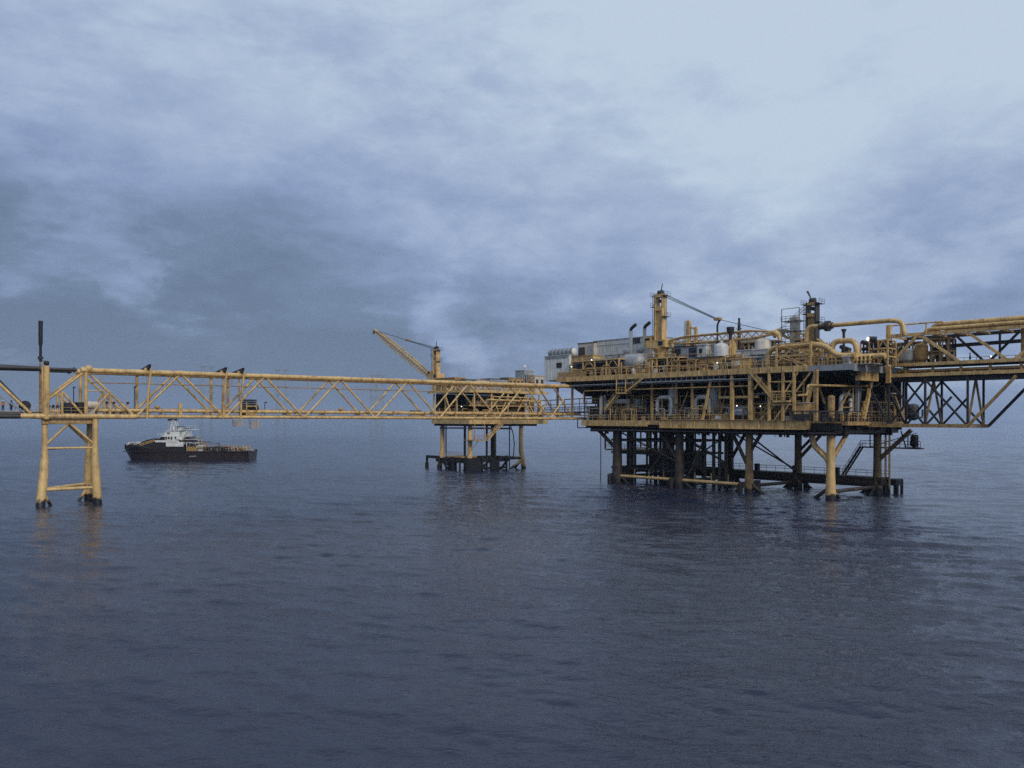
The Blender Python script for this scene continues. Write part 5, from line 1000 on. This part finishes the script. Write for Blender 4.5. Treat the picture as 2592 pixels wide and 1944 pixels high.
# ------------------------------------------------------------------ bridge on the right
def right_bridge():
    t = thing('pipe_bridge', 'two level yellow pipe bridge leaving the picture on the right', 'bridge', M, (7.7, -6.8, 13))
    X0, X1, ZB, ZT = 7.7, 14.7, 23.7, 28.9; Y = lambda s: -6.8-s; E_ = 62
    for x in (X0, X1):
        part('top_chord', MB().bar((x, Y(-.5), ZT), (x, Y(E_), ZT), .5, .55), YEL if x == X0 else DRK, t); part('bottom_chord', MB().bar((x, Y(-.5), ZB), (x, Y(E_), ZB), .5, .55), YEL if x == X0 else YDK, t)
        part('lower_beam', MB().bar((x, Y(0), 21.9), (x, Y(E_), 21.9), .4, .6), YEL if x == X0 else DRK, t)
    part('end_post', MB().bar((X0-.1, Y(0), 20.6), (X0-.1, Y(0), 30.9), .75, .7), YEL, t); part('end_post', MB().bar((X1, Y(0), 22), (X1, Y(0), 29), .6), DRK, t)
    fr = [((0, ZB), (5.1, ZT)), ((5.1, ZT), (11.9, ZB)), ((12.6, ZT), (19, ZB)), ((19.8, ZB), (26, ZT)), ((26, ZT), (33, ZB)), ((33, ZB), (40, ZT)), ((40, ZT), (47, ZB)), ((47, ZB), (54, ZT)), ((54, ZT), (61, ZB))]
    for a, b_ in fr: part('diagonal_brace', MB().bar((X0, Y(a[0]), a[1]), (X0, Y(b_[0]), b_[1]), .42), YEL, t)
    for k in range(11):
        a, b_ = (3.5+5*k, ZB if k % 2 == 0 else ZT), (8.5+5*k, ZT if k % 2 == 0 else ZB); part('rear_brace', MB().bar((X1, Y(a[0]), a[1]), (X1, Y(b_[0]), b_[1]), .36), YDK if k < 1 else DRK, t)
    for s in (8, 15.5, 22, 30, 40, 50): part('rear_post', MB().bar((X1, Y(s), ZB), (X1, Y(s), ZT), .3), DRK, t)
    for s, r in ((20.2, .32), (23, .3)): part('drop_pipe', MB().tube((X0+3, Y(s), ZB+.3), (X0+3, Y(s), ZT), r), YDK, t)
    for z, h in ((ZT-.05, .35), (22, .6)):
        cb = MB()
        for k in range(18): cb.bar((X0, Y(k*3.5), z), (X1, Y(k*3.5), z), .3, h)
        part('cross_beams', cb, YDK, t)
    part('upper_deck', MB().box(X0+.3, X1-.3, Y(E_), Y(0), ZB-.1, ZB+.12), DKD, t); part('lower_deck', MB().box(X0+.25, X1-.25, Y(E_), Y(0), 20.9, 21.5), BLK, t)
    lo = MB()
    for k, (x, z, r) in enumerate(((8.3, 22.6, .25), (9.2, 22.5, .3), (10.4, 22.6, .25))): lo.tube((x, Y(1), z), (x, Y(E_), z), r, n=10)
    for k in range(12): lo.box(7.9, 8.2, Y(3+k*4.5), Y(2.6+k*4.5), 21.9, 23.2)
    part('cable_trays', lo, YDK, t)
    part('handrail', MB().rail([(X1-.4, Y(0), ZB+.12), (X1-.4, Y(E_), ZB+.12)], 1.1, 2, .045), GRY, t)
    for x, z, r, s in ((8.5, 29.7, .34, 6.6), (9.3, 30.45, .44, 7.2), (10.5, 30.4, .44, 7.6), (11.8, 30.3, .4, 6.9), (12.8, 29.9, .34, 8)):
        part('top_pipe', MB().pipe([(x, Y(s-.8), 29.3), (x, Y(s), z), (x, Y(E_), z)], r, .8, 12), YEL, t)
    part('top_rail', MB().tube((X0, Y(0), 30.75), (X0, Y(9), 30.75), .14).bar((X0, Y(6.3), 29), (X0, Y(6.3), 30.7), .2).tube((X0, Y(2), 29), (X0, Y(2), 30.7), .14), YEL, t)
    part('inner_beam', MB().bar((X1-1.5, Y(7), 27.0), (X1-1.5, Y(E_), 27.6), .45, .6), DRK, t)
    # deep lower truss ending in a haunch
    for x, e in ((X0, 13.0), (X1, 13.8)):
        zl = 13.1; part('lower_chord', MB().bar((x, Y(-5), zl), (x, Y(e), zl), .5, .6), YDK, t)
        for s in (0, 6.2, 13): part('post', MB().bar((x, Y(s), zl), (x, Y(s), 21.2), .32), DRK, t)
        for a, b_ in (((-4, 21), (0, zl)), ((0, zl), (6.2, 21)), ((0, 21), (6.2, zl)), ((6.2, 21), (13, zl)), ((6.2, zl), (10.5, 18))): part('lower_brace', MB().bar((x, Y(a[0]), a[1]), (x, Y(b_[0]), b_[1]), .3), DRK, t)
        part('haunch_brace', MB().bar((x, Y(e), zl), (x, Y(e+7.2), 21.2), .42), YDK if x == X0 else DRK, t)
    for s in (6.2, 13):
        for x in (X0, X1): part('sway_brace', MB().bar(((X0+X1)/2, Y(s), 21), (x, Y(s), 13.2), .3), YDK, t)
        part('cross_strut', MB().bar((X0, Y(s), 13.1), (X1, Y(s), 13.1), .4), YDK, t)
    return t
right_bridge()
q = M.loc(2455, 896, 'x', 13.0); person(M, (13.0, q[1], 23.82), math.radians(150), 'worker in dark clothes walking on the right pipe bridge', NVY, NVY, BOT, 'stand')
for px, x, w, h, m, lab in ((2290, 9.2, 2.4, 2.6, LGR, 'pale round topped tank inside the first bay of the right bridge'), (2325, 9.5, 2.2, 3.4, YDK, 'brown yellow vessel inside the right bridge behind its first diagonal')):
    y = my(px, x); t = thing('process_tank', lab, 'tank', M, (x+1, y, 23.82)); part('shell', MB().vessel((x+1, y, 24.2), (x+1, y, 24.2+h), w/2), m, t); part('stand', MB().box(x+.3, x+1.7, y-.6, y+.6, 23.82, 24.6), YDK, t)
rack('valve_skid', 'brown yellow valve frame crowded inside the right bridge left of the crossing braces', 'frame', 2338, 2400, 858, 10.5, 3, 23.85, YDK, 3, 2)
rack('valve_skid', 'low valve frame just behind the first post of the right bridge', 'frame', 2250, 2330, 868, 15.2, 2, 23.85, YDK, 4, 2)
q = M.loc(2508, 902, 'x', 10); t = thing('deck_lamp', 'lit deck lamp low on the right bridge near the picture edge', 'lamp', M, q); part('lens', MB().ball(V(*q), .11, 8), LIT, t); part('stand', MB().tube((q[0]+.3, q[1], 23.8), (q[0]+.3, q[1], q[2]), .06), DRK, t)

# ------------------------------------------------------------------ smaller platform behind the long bridge
def small_platform():
    t = thing('wellhead_platform', 'smaller yellow four-legged platform seen through the long bridge', 'platform', P, (0, 0, 0))
    for x, y in ((0, 0), (18.5, 0), (0, 12.5), (18.5, 12.5)):
        ox, oy = (-1 if x == 0 else 1), (-1 if y == 0 else 1)
        part('leg', MB().sweep([(x+.9*ox, y+.6*oy, -4), (x+.6*ox, y+.4*oy, 1), (x, y, 5), (x, y, 13)], [.72, .72, .66, .6], 14), DKL if (x, y) == (18.5, 12.5) else YLEG, t)
    for a, b_ in (((0, 0), (18.5, 0)), ((0, 0), (0, 12.5)), ((18.5, 0), (18.5, 12.5)), ((0, 12.5), (18.5, 12.5))):
        part('horizontal_brace', MB().tube((*a, 2.9), (*b_, 2.9), .36, n=10), DKL, t); m_ = ((a[0]+b_[0])/2, (a[1]+b_[1])/2, -3.5)
        part('diagonal_brace', MB().tube((*a, 2.4), m_, .34, n=10), DKL, t); part('diagonal_brace', MB().tube((*b_, 2.4), m_, .34, n=10), YLEG if b_ == (18.5, 0) else DKL, t)
    bl = MB().box(-1.4, 13, -1.2, -.4, 2.2, 3.4).box(-1.6, -.6, -1, 13.5, 2.0, 3.1).box(-2.6, 2.2, -2.2, -1.2, -1, 2.6).box(6, 8.5, -1.9, -1.2, -1, 2.9).box(-1.4, -.6, 5, 8, -1, 2.5).box(-1.4, 12, -1.1, -.7, .3, .8).bar((2.5, -1, 2.5), (6, -1, -1), .5).bar((12.5, -1, 2.5), (9, -1, -1), .5)
    for k in range(4): bl.tube((-1.9, 2+k*3.1, -2), (-1.9, 2+k*3.1, 3.6), .26); bl.tube((3+k*2.9, -1.6, -2), (3+k*2.9, -1.6, 3.9), .26)
    part('boat_landing', bl, BLK, t); part('landing_deck', MB().box(-1.4, 4, 2, 9, 3.4, 3.75).rail([(-1.4, 2, 3.75), (-1.4, 9, 3.75)], 1.1, 1.2), YDK, t)
    part('outrigger', MB().bar((-1, 13, 3.2), (-1.2, 18.2, 3.2), .8).bar((-1.2, 18.2, 3.4), (-1.2, 18.2, -.5), .5).box(-1.6, -.8, 17.9, 18.6, -1.5, 1.4), BLK, t)
    for x, y, r in ((1.5, 4.2, .34), (8.5, -.6, .22), (15, 1, .16), (10, 5, .3), (.3, 11.2, .18)): part('conductor', MB().tube((x, y, -3), (x, y, 13), r, n=10), DKL, t)
    part('curved_hose', MB().sweep([(13.4, -1, 12.6), (14.4, -1.2, 10), (14.9, -1.2, 7), (14.7, -1, 3)], .14, 8), DRK, t)
    part('lower_deck', MB().box(-1.6, 27, -1.8, 15, 13.2, 13.6), DKD, t); part('edge_girder', MB().box(-1.9, -1.6, -1.8, 15, 12.6, 13.8).box(-1.9, 27, -2.1, -1.8, 12.6, 13.8), YEL, t)
    bm = MB()
    for x in (-1, 3, 7, 11, 15, 18.5, 23): bm.box(x-.2, x+.2, -1.6, 14.8, 12.0, 13.2)
    for y in (0, 4, 8, 12.5): bm.box(-1.4, 22, y-.2, y+.2, 12.1, 13.2)
    part('floor_beams', bm, BLK, t); part('underdeck_pipe', MB().tube((-1, -.8, 11.5), (14, -.8, 11.3), .25).tube((-1.2, 0, 11.5), (-1.2, 12, 11.4), .2), DRK, t)
    part('mezzanine', MB().box(1, 26, -1, 13, 17.5, 17.8).box(-1.7, 25, -1.8, -1.6, 17.4, 17.8), YDK, t); part('sky_block_wall', MB().box(19, 19.3, -1, 14, 13.6, 21).box(-1, 19, 14, 14.3, 13.6, 21), BLH, t)  # dark back wall added here too, closing the gap between decks
    part('upper_deck', MB().box(-1.6, 27, -1.8, 17.2, 21.2, 21.6), DKD, t); part('edge_girder', MB().box(-1.9, -1.6, -1.8, 17.2, 21.1, 21.8).box(-1.9, 27, -2.1, -1.8, 21.1, 21.8), YEL, t)
    for x, y in ((0, -1.7), (6, -1.7), (12, -1.7), (18.5, -1.7), (24, -1.7), (-1.5, 4), (-1.5, 9), (-1.5, 14.5)): part('column', MB().bar((x, y, 13.6), (x, y, 20.9), .38), YEL, t)
    for a, b_ in (((6, -1.8, 20.6), (9.5, -1.8, 13.8)), ((12, -1.8, 20.6), (8.5, -1.8, 13.8)), ((18.5, -1.8, 20.6), (14, -1.8, 13.8)), ((18.5, -1.8, 20.6), (22.5, -1.8, 13.8)), ((-1.7, 9, 20.6), (-1.7, 5.5, 13.8))): part('inclined_brace', MB().bar(a, b_, .3), YEL, t)
    part('handrail', MB().rail([(25, -1.9, 21.9), (-1.8, -1.9, 21.9), (-1.8, 17, 21.9)], 1.1, 1.8, .05), YEL, t); part('handrail', MB().rail([(25, -1.9, 13.8), (-1.8, -1.9, 13.8), (-1.8, 15, 13.8)], 1.1, 1.8, .05), YEL, t)
    part('side_pipe', MB().tube((4, -2.1, 19.2), (24, -2.1, 19.0), .28).tube((6, -2.1, 20.1), (22, -2.1, 20.0), .16), YEL, t)
    part('stair_flight', MB().stair((3.6, -2.4, 8.4), (9.8, -2.4, 13.3), .9, (0, -1, 0)), YEL, t); part('stair_landing', MB().box(-1.5, 3.6, -3.4, .5, 8.1, 8.4).rail([(-1.5, -3.4, 8.4), (3.6, -3.4, 8.4)], 1.2, .6).bar((1, -2.5, 8.3), (-1, -.2, 4.2), .16).bar((0, -2, 8.4), (0, -2, 12.6), .16).bar((3.4, -2, 8.4), (3.4, -2, 12.6), .16), YDK, t)
    return t
sp_ = small_platform()
def pl(px, py, ax, v): return P.loc(px, py, ax, v)
q = pl(1104, 950, 'x', 3)
crane('yellow crane on the smaller platform, boom raised up to the left', 1104, 884, 946, 3.0, (948, 836, 9.0), 1.9, YEL, .0, wires=(1030, 861), F=P, zb=21.6, boom_root=(3.0, q[1]+2.2, q[2]-.6))
for F_, px0, px1, py, x, d, z, m, rf_, lab in (
    (P, 1108, 1150, 957, 2, 4, 21.6, YDK, YEL, 'low yellow cabin beside the crane of the smaller platform'), (P, 1152, 1180, 962, 1, 3, 21.6, GRY, DRK, 'low grey cabin on the smaller platform just above the bridge chord')):
    house('deck_cabin', lab, 'cabin', px0, px1, py, x, d, z, m, rf_, [(.1, .4, .3, .8, DRK, 'window'), (.55, .9, .3, .8, DRK, 'window')], F=F_)
def yhouse(name, label, cat, px0, px1, py, y, depth, z, mat, roof, win=3, F=P):
    xa, xb = F.loc(px0, py, 'y', y)[0], F.loc(px1, py, 'y', y)[0]; zt = F.loc((px0+px1)/2, py, 'y', y)[2]; t = thing(name, label, cat, F, (xa, y, z)); part('wall', MB().box(xa, xb, y, y+depth, z, zt), mat, t); part('roof', MB().box(xa-.15, xb+.15, y-.15, y+depth+.15, zt, zt+.15), roof, t); w = MB()
    for i in range(win): a = xa+(xb-xa)*(i+.25)/win; w.box(a, a+(xb-xa)*.5/win, y-.04, y-.001, z+(zt-z)*.35, z+(zt-z)*.8)
    part('window', w, DRK, t); return t
yhouse('deck_cabin', 'beige container shaped cabin at the middle of the smaller platform roof', 'cabin', 1206, 1238, 962, 1, 3, 21.6, BGE, YDK); yhouse('deck_cabin', 'blue grey cabin right of the beige cabin on the smaller platform', 'cabin', 1240, 1285, 960, 2, 4, 21.6, GRY, DRK, 5)
yhouse('deck_cabin', 'low brown yellow cabin near the right end of the smaller platform', 'cabin', 1288, 1326, 957, 3, 4, 21.6, YDK, GRY, 4); yhouse('accommodation_block', 'grey block rising at the right end of the smaller platform', 'building', 1327, 1350, 938, 3, 4, 21.6, GRY, LGR, 4); yhouse('deck_cabin', 'pale yellow cabin at the rightmost end of the smaller platform', 'cabin', 1353, 1378, 952, 1, 4, 21.6, BGE, YEL, 2)
a = pl(1327, 930, 'y', 3); t = thing('radome', 'small white dome on the corner of the grey block', 'dome', P, (a[0]+.6, 3.6, a[2])); zz = pl(1339, 935, 'y', 3)[2]; part('dome', MB().ball((a[0]+.8, 3.8, zz+.75), .5, 12), WHT, t); part('stem', MB().tube((a[0]+.8, 3.8, zz+.15), (a[0]+.8, 3.8, zz+.5), .2), GRY, t)
sc = MB(); xa = pl(1338, 935, 'y', 2.2)[0]; t = thing('scaffold_tower', 'yellow scaffold climbing the front of the grey block', 'scaffold', P, (xa, 2, 21.6))
part('tube_frame', truss_tower(MB(), xa, xa+2.6, 1.2, 2.6, [21.6, 23.2, 24.8, 26.2], .07), YEL, t); part('deck_board', MB().box(xa, xa+2.6, 1.2, 2.6, 23.1, 23.2).box(xa, xa+2.6, 1.2, 2.6, 24.7, 24.8), YDK, t)
for i, (px, py, lab) in enumerate(((1168, 1029, 'lit lamp inside the lower deck of the smaller platform, near its nearest leg'), (1375, 1035, 'lit lamp at the right end of the smaller platform lower deck'), (1392, 1026, 'lit lamp on the footbridge between the two platforms'))):
    q = pl(px, py, 'y', -2.0); dup(l0, P.w(*q), None, lab, 'lit deck lamps')
E_ = [('dark pump row between the decks of the smaller platform, left half', 0, 9), ('dark pump row between the decks of the smaller platform, right half', 10, 18)]
for lab, xa, xb in E_:
    t = thing('pump_row', lab, 'pumps', P, (xa, 1, 13.6)); rs = random.Random(xb); e = MB(); p_ = MB(); k = MB()
    for i in range(int(xb-xa)):
        x = xa+i+.2; h = rs.uniform(1.0, 3.3); e.box(x, x+rs.uniform(.4, .8), 1, 2.2, 13.6, 13.6+h*.6); p_.tube((x+.3, 1.2, 13.6), (x+.3, 1.2, 13.6+h), .2); k.ball((x+.3, 1.0, 13.6+h), .32, 8)
    part('housing', e, DRK, t); part('pipe', p_, YDK, t); part('valve_head', k, BGE, t)
    t2 = thing('upper_pump_row', lab.replace('pump row between the decks', 'tank row on the mezzanine'), 'tanks', P, (xa, 1, 17.8)); e = MB()
    for i in range(int((xb-xa)/2)): x = xa+i*2+.9; e.vessel((x, 2, 17.9), (x, 2, 20.2+rs.uniform(-.8, .5)), .7)
    part('tank', e, DRK, t2); part('rail', MB().rail([(xa, 0, 17.8), (xb, 0, 17.8)], 1, 1.5, .05), YEL, t2)
# things at the right end of its lower deck, open to the sky behind
for i, (px, py, r, m, lab) in enumerate(((1368, 1010, .9, LGR, 'pale upright tank at the right end of the smaller platform'), (1345, 1004, .8, YDK, 'brown upright tank near the right end of the smaller platform'))):
    q = pl(px, py, 'y', 0); t = thing('upright_tank', lab, 'tank', P, (q[0], 0, 13.6)); part('shell', MB().vessel((q[0], 0, 13.9), (q[0], 0, q[2]), r), m, t); part('skirt', MB().tube((q[0], 0, 13.6), (q[0], 0, 14.4), r*.8), YDK, t)
fittings([(0, 20, -1.7, 1, 13.8, 17), (-1.4, .5, 0, 13, 13.8, 17)], [YEL, YDK, YDK, GRY, BGE], 80, 21, 'x', P, sp_); fittings([(1, 22, -.9, 2, 17.8, 20.5)], [YEL, YDK, GRY], 50, 22, 'x', P, sp_); fittings([(-1, 24, -1.2, 4, 21.6, 23.6), (-1, 4, 2, 16, 21.6, 23.8)], [YEL, YEL, YDK, BGE, GRY], 80, 23, 'x', P, sp_)
# footbridge between the platforms
a, b_ = P.w(27, 3, 15), M.w(8, 58.6, 15); d = (b_-a); fy = math.degrees(math.atan2(d.y, d.x)); FB = Frame(a.x, a.y, fy); L = math.hypot(d.x, d.y)
t = thing('footbridge', 'dark footbridge linking the smaller platform to the main platform', 'bridge', FB, (0, 0, 15))
part('deck', MB().box(0, L, -1, 1, 15.6, 16.0), DRK, t); part('handrail', MB().rail([(0, -1, 16), (L, -1, 16)], 1.2, 2, .05).rail([(0, 1, 16), (L, 1, 16)], 1.2, 2, .05), DRK, t); part('upper_pipe', MB().tube((0, 0, 19.3), (L, 0, 19.3), .12).tube((0, .6, 18), (L, .6, 18), .09), DRK, t)
fb = MB()
for k in range(6): x = .5+k*(L-1)/5; fb.bar((x, .5, 15.9), (x, .5, 19.4), .14)
part('post', fb, DRK, t); hs = MB()
for k in range(5): hs.sweep([(L-6+k*.8, -1.3, 19.5), (L-5.4+k*.9, -1.4, 17.3), (L-4+k*.9, -1.4, 16.1), (L-2+k*.5, -1.3, 16.6)], .09, 6)
part('flexible_hose', hs, DRK, t)

# ------------------------------------------------------------------ far lattice towers in the haze
def lattice(px, lab, cols, h0, D=3000.0):
    F = Frame((px-CX)*D/FPX, D, 0); t = thing('lattice_tower', lab, 'tower', F, (0, 0, 0), 'far lattice towers on the horizon')
    for c in cols:
        X = (c-px)*D/FPX; m = MB(); w = 4.6
        for a in (-w, w):
            for b_ in (-w, w): m.bar((X+a, b_, -2), (X+a, b_, h0), .75)
        n = int(h0/9)
        for i in range(n):
            z0, z1 = i*h0/n, (i+1)*h0/n
            for b_ in (-w, w): m.bar((X-w, b_, z0), (X+w, b_, z1), .4); m.bar((X+w, b_, z0), (X-w, b_, z1), .4); m.bar((X-w, b_, z1), (X+w, b_, z1), .4)
        part('mast', m, GRY, t)
    s, e = (min(cols)-px-9)*D/FPX, (max(cols)-px+9)*D/FPX; 
    for z in (h0-6, h0*.66, h0*.52): part('platform_level', MB().box(s, e, -5, 5, z, z+1.6), GRY, t)
lattice(524, 'far dim lattice tower pair between the middle portal frames of the bridge', (511, 535), 205); lattice(712, 'far dim lattice tower pair in the bridge bay right of the winch skid', (702, 722), 194); lattice(952, 'faintest far lattice tower pair, left of the smaller platform', (940, 953, 968), 176)

# ------------------------------------------------------------------ sea air
def haze():
    mb = MB().box(-13000, 13000, -13000, 13000, -3, 225); m = bpy.data.materials.new('haze_air'); m.use_nodes = True; t = m.node_tree; t.nodes.clear()
    o = N(t, 'ShaderNodeOutputMaterial'); v = N(t, 'ShaderNodeVolumePrincipled', inp={'Density': HAZE, 'Anisotropy': .2, 'Color': (.64, .77, 1.0, 1)}); t.links.new(v.outputs[0], o.inputs['Volume'])
    h = bpy.data.objects.new('haze', mesh_of('haze', mb, m, V(0, 0, 0))); C.objects.link(h); h['kind'] = 'stuff'
HAZE = .00010
haze()
